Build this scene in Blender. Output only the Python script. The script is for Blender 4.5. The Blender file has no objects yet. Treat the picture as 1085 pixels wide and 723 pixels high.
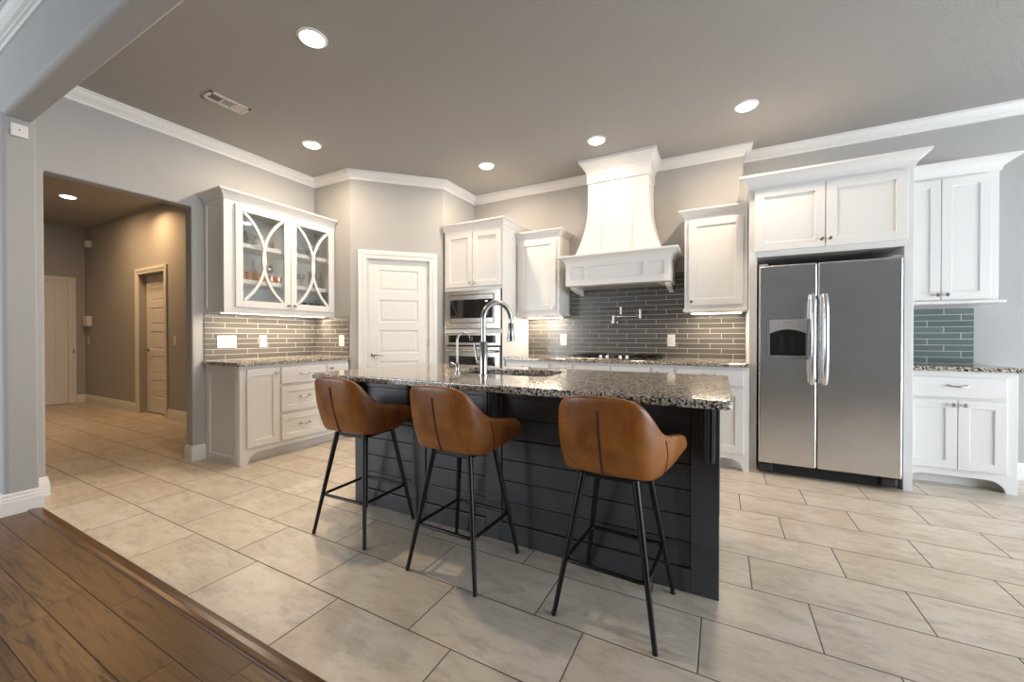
import bpy, bmesh, math, random
from mathutils import Vector, Matrix
random.seed(7)
S = bpy.context.scene
COL = S.collection
PI = math.pi

# ------------------------------------------------------------------ camera
CAM_H = 1.14
cd = bpy.data.cameras.new('camera')
cam = bpy.data.objects.new('camera', cd); COL.objects.link(cam)
cd.sensor_width = 36.0
cd.lens = 36.0 * 419.5 / 1085.0
cd.shift_y = -2.37 / 1085.0
cd.clip_start = 0.02
cam.location = (0, 0, CAM_H)
cam.rotation_euler = (math.radians(90 - 0.4), 0, math.atan2(222.0, 419.5))
S.camera = cam

# ------------------------------------------------------------------ view, world, lights
S.view_settings.view_transform = 'Standard'
S.view_settings.look = 'None'
S.view_settings.gamma = 1.0
S.view_settings.use_curve_mapping = False
S.view_settings.exposure = 0.45
S.cycles.max_bounces = 10
S.cycles.diffuse_bounces = 6
S.cycles.use_denoising = True
S.cycles.sample_clamp_indirect = 6.0

W = bpy.data.worlds.new('world'); S.world = W
W.use_nodes = True
bg = W.node_tree.nodes['Background']
bg.inputs[0].default_value = (0.84, 0.92, 1.0, 1)
bg.inputs[1].default_value = 9.2

WARM = (1.0, 0.79, 0.57)
CAN_W = 17.0
HALL_W = 12.0
UNDER_W = 8.5

def area_light(name, loc, size, power, color, rot=(0, 0, 0), size_y=None, shape='DISK', spread=PI):
    l = bpy.data.lights.new(name, 'AREA')
    l.shape = shape; l.size = size
    if size_y: l.size_y = size_y
    l.energy = power; l.color = color; l.spread = spread
    o = bpy.data.objects.new(name, l); COL.objects.link(o)
    o.location = loc; o.rotation_euler = rot
    return o

# ------------------------------------------------------------------ material helpers
def new_mat(name):
    m = bpy.data.materials.new(name); m.use_nodes = True
    nt = m.node_tree
    return m, nt, nt.nodes['Principled BSDF']

class NG:
    """short-hand node maker"""
    def __init__(self, nt): self.nt = nt
    def n(self, t, **kw):
        nd = self.nt.nodes.new(t)
        for k, v in kw.items(): setattr(nd, k, v)
        return nd
    def set(self, sock, v):
        if hasattr(v, 'is_output'): self.nt.links.new(v, sock)
        else: sock.default_value = v
    def m(self, op, a, b=None, c=None):
        nd = self.n('ShaderNodeMath', operation=op)
        self.set(nd.inputs[0], a)
        if b is not None: self.set(nd.inputs[1], b)
        if c is not None: self.set(nd.inputs[2], c)
        return nd.outputs[0]
    def mix(self, f, a, b, mode='MIX'):
        nd = self.n('ShaderNodeMix', data_type='RGBA', blend_type=mode)
        self.set(nd.inputs[0], f)
        for s, v in ((nd.inputs[6], a), (nd.inputs[7], b)):
            if isinstance(v, (tuple, list)): v = tuple(v) if len(v) == 4 else (*v, 1)
            self.set(s, v)
        return nd.outputs[2]
    def ramp(self, f, stops):
        nd = self.n('ShaderNodeValToRGB')
        self.set(nd.inputs[0], f)
        el = nd.color_ramp.elements
        while len(el) < len(stops): el.new(0.5)
        for e, (p, c) in zip(el, stops):
            e.position = p; e.color = (*c, 1) if len(c) == 3 else c
        return nd.outputs[0]
    def pos(self):
        return self.n('ShaderNodeNewGeometry').outputs['Position']
    def obj(self):
        return self.n('ShaderNodeTexCoord').outputs['Object']
    def mapping(self, v, scale=(1, 1, 1), loc=(0, 0, 0)):
        nd = self.n('ShaderNodeMapping')
        self.set(nd.inputs[0], v); nd.inputs['Scale'].default_value = scale; nd.inputs['Location'].default_value = loc
        return nd.outputs[0]
    def noise(self, v, scale, detail=3, rough=0.5, dist=0.0):
        nd = self.n('ShaderNodeTexNoise')
        self.set(nd.inputs['Vector'], v); nd.inputs['Scale'].default_value = scale
        nd.inputs['Detail'].default_value = detail; nd.inputs['Roughness'].default_value = rough
        nd.inputs['Distortion'].default_value = dist
        return nd.outputs[0]
    def bump(self, h, strength, dist=0.01):
        nd = self.n('ShaderNodeBump')
        nd.inputs['Strength'].default_value = strength; nd.inputs['Distance'].default_value = dist
        self.set(nd.inputs['Height'], h)
        return nd.outputs[0]

def plain(name, col, rough=0.5, metal=0.0, spec=0.5, bump=None, coat=0.0):
    m, nt, p = new_mat(name)
    p.inputs['Base Color'].default_value = (*col, 1)
    p.inputs['Roughness'].default_value = rough
    p.inputs['Metallic'].default_value = metal
    p.inputs['Specular IOR Level'].default_value = spec
    p.inputs['Coat Weight'].default_value = coat
    if bump:
        g = NG(nt)
        nt.links.new(g.bump(g.noise(g.pos(), bump[0], 4), bump[1], bump[2]), p.inputs['Normal'])
    return m

def emit(name, col, strength):
    m, nt, p = new_mat(name)
    p.inputs['Base Color'].default_value = (0.9, 0.9, 0.9, 1)
    p.inputs['Emission Color'].default_value = (*col, 1)
    p.inputs['Emission Strength'].default_value = strength
    return m

def tiles(name, ax, w, h, u0, v0, step, gap, cols, grout, rough, grough=0.8, bump=0.4, rand_row=False,
          mottle=None, spec=0.5, grain=None):
    """running-bond tiles laid on two world axes; each tile gets its own tone"""
    m, nt, p = new_mat(name); g = NG(nt)
    pos = g.pos()
    sp = g.n('ShaderNodeSeparateXYZ'); nt.links.new(pos, sp.inputs[0])
    u = g.m('SUBTRACT', sp.outputs[ax[0]], u0); v = g.m('DIVIDE', g.m('SUBTRACT', sp.outputs[ax[1]], v0), h)
    row = g.m('FLOOR', v)
    if rand_row:
        wr = g.n('ShaderNodeTexWhiteNoise', noise_dimensions='1D'); nt.links.new(row, wr.inputs['W'])
        off = g.m('MULTIPLY', wr.outputs[0], w * 3)
    else:
        off = g.m('MULTIPLY', row, step)
    uu = g.m('DIVIDE', g.m('SUBTRACT', u, off), w)
    colu = g.m('FLOOR', uu)
    fu = g.m('MULTIPLY', g.m('FRACT', uu), w); fv = g.m('MULTIPLY', g.m('FRACT', v), h)
    e = g.m('MINIMUM', g.m('MINIMUM', fu, g.m('SUBTRACT', w, fu)), g.m('MINIMUM', fv, g.m('SUBTRACT', h, fv)))
    mask = g.m('LESS_THAN', e, gap / 2)
    cv = g.n('ShaderNodeCombineXYZ'); nt.links.new(colu, cv.inputs[0]); nt.links.new(row, cv.inputs[1])
    wn = g.n('ShaderNodeTexWhiteNoise', noise_dimensions='2D'); nt.links.new(cv.outputs[0], wn.inputs[0])
    base = g.mix(wn.outputs[0], cols[0], cols[1])
    if mottle or grain:
        # shift the pattern per tile so it does not run through the joints
        sh = g.n('ShaderNodeVectorMath', operation='MULTIPLY_ADD')
        nt.links.new(wn.outputs[1], sh.inputs[0]); sh.inputs[1].default_value = (7, 7, 7); nt.links.new(pos, sh.inputs[2])
        tp = sh.outputs[0]
    if mottle:
        n1 = g.noise(tp if not grain else tp, mottle[0], 6, 0.62, 0.6)
        base = g.mix(g.ramp(n1, [(0.40, (0, 0, 0)), (0.64, (1, 1, 1))]), base, mottle[1])
        n2 = g.noise(g.mapping(tp, (1.2, 3.2, 1)), mottle[0] * 2.3, 6, 0.7)
        base = g.mix(g.m('MULTIPLY', g.ramp(n2, [(0.47, (0, 0, 0)), (0.74, (1, 1, 1))]), 0.7), base, mottle[2])
    if grain:
        st = g.mapping(tp, grain[0])
        n1 = g.noise(st, 1.0, 7, 0.7, 0.8)
        base = g.mix(g.ramp(n1, [(0.35, (0, 0, 0)), (0.62, (1, 1, 1))]), base, grain[1])
        n2 = g.noise(g.mapping(tp, (grain[0][0] * 0.6, grain[0][1] * 0.35, 1)), 1.0, 3, 0.6, 2.5)
        base = g.mix(g.ramp(n2, [(0.52, (0, 0, 0)), (0.72, (1, 1, 1))]), base, grain[2])
    colr = g.mix(mask, base, grout)
    nt.links.new(colr, p.inputs['Base Color'])
    rr = g.m('ADD', g.m('MULTIPLY', mask, grough - rough), rough)
    nt.links.new(rr, p.inputs['Roughness'])
    p.inputs['Specular IOR Level'].default_value = spec
    hgt = g.m('SMOOTHSTEP', e, gap * 0.3, gap * 0.9) if False else g.m('MINIMUM', g.m('DIVIDE', e, gap * 0.8), 1.0)
    nt.links.new(g.bump(hgt, bump, 0.003), p.inputs['Normal'])
    return m

def granite(name):
    m, nt, p = new_mat(name); g = NG(nt)
    pos = g.pos()
    a = g.noise(pos, 70, 3, 0.65, 0.4)
    base = g.ramp(a, [(0.38, (0.20, 0.165, 0.125)), (0.46, (0.42, 0.37, 0.30)), (0.58, (0.60, 0.55, 0.47)), (0.70, (0.74, 0.70, 0.63))])
    b = g.noise(pos, 85, 2, 0.6, 0.6)
    base = g.mix(g.ramp(b, [(0.525, (0, 0, 0)), (0.555, (1, 1, 1))]), base, (0.014, 0.013, 0.012))
    d = g.noise(pos, 190, 2, 0.5)
    base = g.mix(g.ramp(d, [(0.60, (0, 0, 0)), (0.64, (1, 1, 1))]), base, (0.05, 0.04, 0.03))
    nt.links.new(base, p.inputs['Base Color'])
    p.inputs['Roughness'].default_value = 0.10
    p.inputs['Specular IOR Level'].default_value = 0.75
    return m

def stainless(name, col=(0.74, 0.74, 0.745), rough=0.26, vertical=True, streak=0.02):
    m, nt, p = new_mat(name); g = NG(nt)
    sc = (220, 220, 3) if vertical else (3, 3, 220)
    n = g.noise(g.mapping(g.pos(), sc), 1.0, 3, 0.6)
    cl = g.noise(g.pos(), 3.0, 4, 0.6, 0.5)
    p.inputs['Metallic'].default_value = 1.0
    nt.links.new(g.mix(g.ramp(cl, [(0.35, (0, 0, 0)), (0.7, (1, 1, 1))]), tuple(c * 0.9 for c in col), col), p.inputs['Base Color'])
    nt.links.new(g.m('ADD', g.m('MULTIPLY', n, streak), rough - streak / 2), p.inputs['Roughness'])
    wv = g.n('ShaderNodeBump'); wv.inputs['Strength'].default_value = 0.10; wv.inputs['Distance'].default_value = 0.02
    nt.links.new(g.noise(g.mapping(g.pos(), (1.6, 1.6, 2.6)), 1.6, 3, 0.5, 0.4), wv.inputs['Height'])
    b2 = g.n('ShaderNodeBump'); b2.inputs['Strength'].default_value = 0.006; b2.inputs['Distance'].default_value = 0.001
    nt.links.new(n, b2.inputs['Height']); nt.links.new(wv.outputs[0], b2.inputs['Normal'])
    nt.links.new(b2.outputs[0], p.inputs['Normal'])
    return m

def leather(name):
    m, nt, p = new_mat(name); g = NG(nt)
    o = g.obj()
    n = g.noise(o, 9, 6, 0.65, 0.5)
    c = g.ramp(n, [(0.30, (0.140, 0.042, 0.006)), (0.50, (0.245, 0.080, 0.012)), (0.72, (0.330, 0.118, 0.020))])
    sp = g.noise(o, 160, 2, 0.5)
    c = g.mix(g.m('MULTIPLY', g.ramp(sp, [(0.60, (0, 0, 0)), (0.72, (1, 1, 1))]), 0.25), c, (0.12, 0.035, 0.008))
    nt.links.new(c, p.inputs['Base Color'])
    nt.links.new(g.m('ADD', g.m('MULTIPLY', n, 0.25), 0.26), p.inputs['Roughness'])
    nt.links.new(g.bump(g.noise(o, 260, 3, 0.6), 0.12, 0.002), p.inputs['Normal'])
    return m

def glass(name, tint=(1, 1, 1), refl=0.10):
    m, nt, p = new_mat(name); g = NG(nt)
    nt.nodes.remove(p)
    out = [n for n in nt.nodes if n.type == 'OUTPUT_MATERIAL'][0]
    tr = g.n('ShaderNodeBsdfTransparent'); tr.inputs[0].default_value = (*tint, 1)
    gl = g.n('ShaderNodeBsdfGlossy'); gl.inputs['Roughness'].default_value = 0.02
    lw = g.n('ShaderNodeLayerWeight'); lw.inputs[0].default_value = 0.35
    mx = g.n('ShaderNodeMixShader')
    nt.links.new(g.m('ADD', g.m('MULTIPLY', lw.outputs['Facing'], 0.45), refl), mx.inputs[0])
    nt.links.new(tr.outputs[0], mx.inputs[1]); nt.links.new(gl.outputs[0], mx.inputs[2])
    nt.links.new(mx.outputs[0], out.inputs[0])
    return m

M = {}
M['wall'] = plain('wall_paint', (0.392, 0.390, 0.386), 0.75, bump=(120, 0.35, 0.005))
M['ceil'] = plain('ceiling_paint', (0.345, 0.338, 0.326), 0.85, bump=(95, 0.6, 0.008))
M['white'] = plain('white_cabinet_paint', (0.730, 0.722, 0.708), 0.32)
M['trim'] = plain('white_trim_paint', (0.76, 0.755, 0.742), 0.38)
M['door'] = plain('white_door_paint', (0.74, 0.732, 0.72), 0.33)
M['island'] = plain('charcoal_island_paint', (0.040, 0.041, 0.043), 0.40)
M['black'] = plain('black_metal', (0.005, 0.005, 0.005), 0.32, spec=0.3)
M['dark'] = plain('dark_gap', (0.012, 0.012, 0.012), 0.7)
M['blackglass'] = plain('black_glass', (0.008, 0.008, 0.009), 0.06, spec=0.6)
M['greyplastic'] = plain('grey_plastic', (0.16, 0.16, 0.165), 0.4)
M['darkgrey'] = plain('dark_grey_plastic', (0.018, 0.018, 0.02), 0.4)
M['midgrey'] = plain('mid_grey_plastic', (0.30, 0.30, 0.31), 0.35)
M['plate'] = plain('white_plastic', (0.74, 0.73, 0.71), 0.35)
M['nickel'] = plain('satin_nickel', (0.50, 0.475, 0.44), 0.26, 1.0)
M['chrome'] = plain('brushed_chrome', (0.42, 0.41, 0.40), 0.22, 1.0)
M['steel'] = stainless('stainless_steel')
M['steelh'] = stainless('stainless_steel_horizontal', (0.38, 0.355, 0.32), 0.24, False)
M['sinksteel'] = plain('sink_steel', (0.55, 0.55, 0.55), 0.25, 1.0)
M['granite'] = granite('speckled_granite')
M['leather'] = leather('tan_leather')
M['seam'] = plain('seam_thread', (0.040, 0.014, 0.005), 0.8)
M['stitch'] = plain('tan_thread', (0.42, 0.19, 0.06), 0.7)
M['pane'] = glass('cabinet_glass', (0.96, 0.97, 0.97), 0.05)
M['ware'] = glass('clear_glassware', (0.86, 0.88, 0.88), 0.16)
M['amber'] = plain('amber_glass', (0.42, 0.17, 0.05), 0.12)
M['copper'] = plain('copper', (0.80, 0.36, 0.18), 0.22, 1.0)
M['china'] = plain('white_china', (0.82, 0.80, 0.76), 0.15)
M['smoke'] = plain('smoky_glass', (0.045, 0.050, 0.055), 0.08)
M['lamp'] = emit('lamp_lens', (1.0, 0.93, 0.82), 9.0)
M['bar'] = emit('light_bar_lens', (1.0, 0.90, 0.74), 7.0)
M['disp'] = emit('display', (0.45, 0.65, 1.0), 1.2)

M['floor'] = tiles('floor_tile', (0, 1), 0.603, 0.3035, 0.340, 0.858, -0.2044, 0.0052,
                   ((0.620, 0.540, 0.440), (0.545, 0.470, 0.380)), (0.115, 0.095, 0.075), 0.30, 0.8, 0.5,
                   mottle=(2.8, (0.66, 0.605, 0.525), (0.335, 0.290, 0.24)), spec=0.45)
M['wood'] = tiles('wood_floor', (0, 1), 0.82, 0.128, 0.25, 0.796 - 0.128 * 60, 0.3, 0.0034,
                  ((0.235, 0.135, 0.058), (0.105, 0.057, 0.025)), (0.020, 0.010, 0.005), 0.33, 0.6, 0.3, rand_row=True,
                  grain=((2.6, 55.0, 1), (0.115, 0.061, 0.026), (0.030, 0.016, 0.008)), spec=0.35)
M['strip'] = plain('wood_strip', (0.11, 0.055, 0.024), 0.24)
BS = dict(w=0.308, h=0.0510, step=-0.1027, gap=0.0040, grout=(0.50, 0.485, 0.46), rough=0.20, grough=0.7, bump=0.35, spec=0.45)
M['bs_back'] = tiles('grey_glass_tile', (0, 2), cols=((0.120, 0.117, 0.112), (0.094, 0.092, 0.088)), u0=-1.13, v0=0.911, **BS)
M['bs_left'] = tiles('grey_glass_tile_long_wall', (1, 2), cols=((0.130, 0.126, 0.120), (0.102, 0.099, 0.094)), u0=2.40, v0=0.911, **BS)
M['bs_side'] = tiles('grey_glass_tile_short_wall', (0, 2), cols=((0.130, 0.126, 0.120), (0.102, 0.099, 0.094)), u0=-4.0, v0=0.911, **BS)
M['bs_right'] = tiles('green_grey_glass_tile', (0, 2), cols=((0.140, 0.175, 0.170), (0.110, 0.142, 0.138)), u0=1.55, v0=0.911, **BS)

# ------------------------------------------------------------------ mesh helpers
class Frame:
    """u = to the right as seen from the front, n = out towards the viewer, z up"""
    def __init__(s, origin, u, n):
        s.o = Vector(origin); s.u = Vector(u); s.n = Vector(n)
    def p(s, u, n, z): return s.o + s.u * u + s.n * n + Vector((0, 0, z))
    @property
    def flip(s): return s.u.cross(Vector((0, 0, 1))).dot(s.n) < 0   # u x z points away from n

WORLD = Frame((0, 0, 0), (1, 0, 0), (0, -1, 0))      # u=X, n=-Y
def front_y(y): return Frame((0, y, 0), (1, 0, 0), (0, -1, 0))
def front_x(x): return Frame((x, 0, 0), (0, 1, 0), (1, 0, 0))

class MB:
    def __init__(s): s.v = []; s.f = []; s.sm = []; s.weld = False
    def add(s, vs, fs, smooth=False):
        b = len(s.v); s.v += [Vector(v) for v in vs]
        for f in fs: s.f.append([i + b for i in f]); s.sm.append(smooth)
    def box(s, x0, x1, y0, y1, z0, z1):
        vs = [(x, y, z) for z in (z0, z1) for y in (y0, y1) for x in (x0, x1)]
        s.add(vs, [(0, 2, 3, 1), (4, 5, 7, 6), (0, 1, 5, 4), (2, 6, 7, 3), (0, 4, 6, 2), (1, 3, 7, 5)])
        return s
    def fbox(s, fr, u0, u1, n0, n1, z0, z1):
        vs = [fr.p(u, n, z) for z in (z0, z1) for n in (n0, n1) for u in (u0, u1)]
        s.add(vs, [(0, 2, 3, 1), (4, 5, 7, 6), (0, 1, 5, 4), (2, 6, 7, 3), (0, 4, 6, 2), (1, 3, 7, 5)])
        return s
    def slab(s, fr, us, zs, holes, n0, n1, depth):
        """plate between n0 (back) and n1 (front) with recessed cells"""
        nu, nz = len(us) - 1, len(zs) - 1; s.weld = True
        H = lambda i, j: 0 <= i < nu and 0 <= j < nz and (i, j) in holes
        def q(*pts): s.add(pts, [tuple(range(len(pts)))])
        for i in range(nu):
            for j in range(nz):
                n = n1 - depth if H(i, j) else n1
                q(*[fr.p(us[a], n, zs[b]) for a, b in ((i, j), (i + 1, j), (i + 1, j + 1), (i, j + 1))])
                if H(i, j):
                    for (di, dj, e) in ((-1, 0, ((i, j), (i, j + 1))), (1, 0, ((i + 1, j), (i + 1, j + 1))), (0, -1, ((i, j), (i + 1, j))), (0, 1, ((i, j + 1), (i + 1, j + 1)))):
                        if not H(i + di, j + dj):
                            (a, b), (c, d) = e
                            q(fr.p(us[a], n1, zs[b]), fr.p(us[c], n1, zs[d]), fr.p(us[c], n1 - depth, zs[d]), fr.p(us[a], n1 - depth, zs[b]))
        ring = [(u, zs[0]) for u in us] + [(us[-1], z) for z in zs[1:]] + [(u, zs[-1]) for u in us[-2::-1]] + [(us[0], z) for z in zs[-2:0:-1]]
        s.add([fr.p(u, n0, z) for u, z in ring], [tuple(range(len(ring)))])
        for a in range(len(ring)):
            (u, z), (u2, z2) = ring[a], ring[(a + 1) % len(ring)]
            q(fr.p(u, n1, z), fr.p(u2, n1, z2), fr.p(u2, n0, z2), fr.p(u, n0, z))
        return s
    def prism(s, fr, poly, n0, n1):
        """poly of (u, z) extruded along n"""
        k = len(poly)
        vs = [fr.p(u, n0, z) for u, z in poly] + [fr.p(u, n1, z) for u, z in poly]
        s.add(vs, [tuple(range(k)), tuple(range(2 * k - 1, k - 1, -1))] + [(i, (i + 1) % k, k + (i + 1) % k, k + i) for i in range(k)])
        return s
    def prism_z(s, poly, z0, z1):
        k = len(poly)
        vs = [(x, y, z0) for x, y in poly] + [(x, y, z1) for x, y in poly]
        s.add(vs, [tuple(range(k)), tuple(range(2 * k - 1, k - 1, -1))] + [(i, (i + 1) % k, k + (i + 1) % k, k + i) for i in range(k)])
        return s
    def tube(s, pts, r, seg=12, caps=True, closed=False):
        """round tube along pts; r one radius or one per point"""
        P = [Vector(p) for p in pts]; n = len(P)
        R = r if isinstance(r, (list, tuple)) else [r] * n
        T = []
        for i in range(n):
            if closed: t = P[(i + 1) % n] - P[i - 1]
            else: t = P[min(i + 1, n - 1)] - P[max(i - 1, 0)]
            T.append(t.normalized())
        a = Vector((0, 0, 1)) if abs(T[0].z) < 0.9 else Vector((1, 0, 0))
        x = T[0].cross(a).normalized()
        vs = []
        for i in range(n):
            x = (x - T[i] * x.dot(T[i])).normalized(); y = T[i].cross(x)
            for k in range(seg):
                an = 2 * PI * k / seg
                vs.append(P[i] + (x * math.cos(an) + y * math.sin(an)) * R[i])
        fs = []
        for i in range(n if closed else n - 1):
            j = (i + 1) % n
            for k in range(seg):
                fs.append((i * seg + k, i * seg + (k + 1) % seg, j * seg + (k + 1) % seg, j * seg + k))
        if caps and not closed:
            fs.append(tuple(range(seg - 1, -1, -1))); fs.append(tuple((n - 1) * seg + k for k in range(seg)))
        s.add(vs, fs, True)
        return s
    def lathe(s, prof, c=(0, 0, 0), axis=(0, 0, 1), seg=24):
        """profile of (radius, height) turned round an axis through c"""
        ax = Vector(axis).normalized()
        a = Vector((1, 0, 0)) if abs(ax.x) < 0.9 else Vector((0, 1, 0))
        x = ax.cross(a).normalized(); y = ax.cross(x); c = Vector(c)
        vs = []; fs = []
        for r, h in prof:
            for k in range(seg):
                an = 2 * PI * k / seg
                vs.append(c + ax * h + (x * math.cos(an) + y * math.sin(an)) * max(r, 1e-5))
        for i in range(len(prof) - 1):
            for k in range(seg):
                fs.append((i * seg + k, i * seg + (k + 1) % seg, (i + 1) * seg + (k + 1) % seg, (i + 1) * seg + k))
        fs.append(tuple(range(seg - 1, -1, -1))); fs.append(tuple((len(prof) - 1) * seg + k for k in range(seg)))
        s.add(vs, fs, True)
        return s
    def sweep(s, path, prof, z, closed_ends=True):
        """profile (out, dz) swept along a plan path; 'out' is to the right of travel"""
        P = [Vector((p[0], p[1])) for p in path]; n = len(P); k = len(prof)
        vs = []
        for i in range(n):
            d0 = (P[i] - P[i - 1]).normalized() if i > 0 else None
            d1 = (P[i + 1] - P[i]).normalized() if i < n - 1 else None
            d0 = d0 or d1; d1 = d1 or d0
            r0 = Vector((d0.y, -d0.x)); r1 = Vector((d1.y, -d1.x))
            m = (r0 + r1); m = m / max(m.dot(r0), 0.15) if m.length > 1e-6 else r0
            for o, dz in prof: vs.append((P[i].x + m.x * o, P[i].y + m.y * o, z + dz))
        fs = []
        for i in range(n - 1):
            for j in range(k):
                fs.append((i * k + j, i * k + (j + 1) % k, (i + 1) * k + (j + 1) % k, (i + 1) * k + j))
        if closed_ends:
            fs.append(tuple(range(k))); fs.append(tuple(range(n * k - 1, (n - 1) * k - 1, -1)))
        s.add(vs, fs)
        return s
    def build(s, name, mat, parent=None, bevel=0.0, seg=2, base=None, sub=0, smooth_angle=None):
        b = Vector(base) if base is not None else (ROOTLOC.get(parent.name, Vector()) if parent else Vector())
        me = bpy.data.meshes.new(name)
        bm = bmesh.new()
        vv = [bm.verts.new(v - b) for v in s.v]
        for f, sm in zip(s.f, s.sm):
            try:
                fc = bm.faces.new([vv[i] for i in f]); fc.smooth = sm
            except ValueError: pass
        if s.weld: bmesh.ops.remove_doubles(bm, verts=bm.verts, dist=1e-5)
        bmesh.ops.recalc_face_normals(bm, faces=bm.faces)
        bm.to_mesh(me); bm.free()
        me.materials.append(M[mat] if isinstance(mat, str) else mat)
        o = bpy.data.objects.new(name, me); COL.objects.link(o)
        if parent:
            o.parent = parent; ROOTLOC[o.name] = b
        else:
            o.location = b; ROOTLOC[o.name] = b
        if bevel:
            md = o.modifiers.new('bevel', 'BEVEL'); md.width = bevel; md.segments = seg
            md.limit_method = 'ANGLE'; md.angle_limit = math.radians(35); md.harden_normals = False
        if sub:
            md = o.modifiers.new('sub', 'SUBSURF'); md.levels = sub; md.render_levels = sub
            me.polygons.foreach_set('use_smooth', [True] * len(me.polygons))
        if any(s.sm) and not sub:
            me.set_sharp_from_angle(angle=math.radians(40))
        return o

ROOTLOC = {}
def tag(o, label=None, cat=None, group=None, kind=None):
    if label: o['label'] = label
    if cat: o['category'] = cat
    if group: o['group'] = group
    if kind: o['kind'] = kind
    return o
def thing(name, base, label, cat, group=None):
    o = bpy.data.objects.new(name, None); COL.objects.link(o)
    o.location = base; o.empty_display_size = 0.1
    ROOTLOC[o.name] = Vector(base)
    return tag(o, label, cat, group)
def struct(mb, name, mat, bevel=0.0, seg=2, label=None, **kw):
    o = mb.build(name, mat, None, bevel, seg=seg, **kw)
    return tag(o, label=label, kind='structure')

def arc(cx, cy, r, a0, a1, n):
    return [(cx + r * math.cos(math.radians(a0 + (a1 - a0) * i / n)), cy + r * math.sin(math.radians(a0 + (a1 - a0) * i / n))) for i in range(n + 1)]

# ------------------------------------------------------------------ the room
XL, YB, YB2, ZC = -4.264, 4.460, 4.653, 2.980
XR = 5.2
HY, HX = 2.600, -9.720          # hall wall with a door, far end of the hall
OP0, OP1, OPZ = 0.938, 1.825, 2.318
PD = math.sqrt(0.5)
diag = Frame((-3.664, 3.066, 0), (PD, PD, 0), (PD, -PD, 0))
DW = math.hypot(0.729, 0.729)

struct(MB().box(HX, XR, 0.852, YB2, -0.05, 0.0), 'floor', 'floor')
struct(MB().box(HX, XR, -5.0, 0.797, -0.05, 0.0), 'floor_wood', 'wood')
sp = MB()
sp.prism(Frame((0, 0, 0), (0, 1, 0), (1, 0, 0)), [(0.794, 0), (0.796, 0.006), (0.802, 0.009), (0.818, 0.010), (0.838, 0.007), (0.856, 0.002), (0.856, -0.02), (0.794, -0.02)], -3.985, XR)
struct(sp, 'trim_floor_strip', 'strip')
struct(MB().box(HX - 0.1, XR, 0.83, YB2 + 0.1, ZC, ZC + 0.08), 'ceiling', 'ceil')
struct(MB().box(HX, XR, -5.0, 0.70, ZC, ZC + 0.08), 'ceiling_living', 'ceil')

# unseen living room and right side, invented with window openings to let in daylight
RW = -5.0
wr = MB()
for x0, x1, z0, z1 in ((HX, -9.4, 0, ZC), (-9.4, -4.9, 0, 0.2), (-9.4, -4.9, 2.75, ZC), (-4.9, XR, 0, ZC), (-7.2, -7.05, 0.2, 2.75)): wr.box(x0, x1, RW - 0.12, RW, z0, z1)
struct(wr, 'wall_unseen_rear', 'wall')  # added out of view; openings kept left so fridge and tiles reflect plain wall
wr = MB()
for y0, y1, z0, z1 in ((RW, -3.2, 0, ZC), (-3.2, -0.4, 0, ZC), (-0.4, 3.9, 2.25, ZC), (3.9, YB2 + 0.1, 0, ZC), (2.2, 2.3, 0, 2.25)): wr.box(XR, XR + 0.12, y0, y1, z0, z1)
struct(wr, 'wall_unseen_right', 'wall')  # added out of view, its opening lets cool daylight in from the right
struct(MB().box(HX - 0.1, HX, RW, 0.70, 0, ZC), 'wall_unseen_left', 'wall')
def portal(loc, sx, sy, rot):
    l = bpy.data.lights.new('daylight_portal', 'AREA'); l.shape = 'RECTANGLE'; l.size = sx; l.size_y = sy
    l.cycles.is_portal = True
    o = bpy.data.objects.new('daylight_portal', l); COL.objects.link(o); o.location = loc; o.rotation_euler = rot  # guides sky light through the invented openings
portal((-7.15, RW - 0.06, 1.475), 4.5, 2.55, (PI / 2, 0, 0))
portal((XR + 0.06, 1.75, 1.125), 4.3, 2.25, (PI / 2, 0, PI / 2))

# beam and its column, with rounded edges
pr = arc(0.70 + 0.03, 2.535 + 0.03, 0.03, 180, 270, 5) + arc(0.83 - 0.012, 2.535 + 0.012, 0.012, 270, 360, 3)
bm_ = MB().prism(Frame((0, 0, 0), (0, 1, 0), (1, 0, 0)), pr + [(0.83, ZC), (0.70, ZC)], -4.0, XR)
struct(bm_, 'ceiling_beam', 'wall')
cp = arc(-4.0 - 0.025, 0.70 + 0.025, 0.025, 270, 360, 5) + arc(-4.0 - 0.012, 0.85 - 0.012, 0.012, 0, 90, 3)
struct(MB().prism_z([(HX, 0.70)] + cp + [(HX, 0.85)], 0, ZC), 'wall_living', 'wall')

# left wall with the hall opening
lw = MB()
T = 0.12
lw.prism(Frame((XL, 0, 0), (0, 1, 0), (1, 0, 0)), [(0.85, 0), (OP0, 0), (OP0, OPZ), (OP1, OPZ), (OP1, 0), (3.066, 0), (3.066, ZC), (0.85, ZC)], -T, 0)
struct(lw, 'wall_left', 'wall', 0.012, 3)
# pantry: short wall, diagonal wall with a doorway, return wall
struct(MB().box(XL - T, -3.664, 3.066, 3.066 + T, 0, ZC), 'wall_pantry', 'wall')
d0, d1, dz = 0.172, 0.866, 2.018
dg = MB().fbox(diag, 0, d0, -0.11, 0, 0, ZC).fbox(diag, d1, DW, -0.11, 0, 0, ZC).fbox(diag, d0, d1, -0.11, 0, dz, ZC)
struct(dg, 'wall_diagonal', 'wall')
struct(MB().box(-2.935 - T, -2.935, 3.795, YB, 0, ZC), 'wall_return', 'wall')
struct(MB().box(-3.055, 0.18, YB, YB2 + 0.1, 0, ZC), 'wall_back', 'wall')
struct(MB().box(0.18, XR, YB2, YB2 + 0.1, 0, ZC), 'wall_back_right', 'wall')
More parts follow.
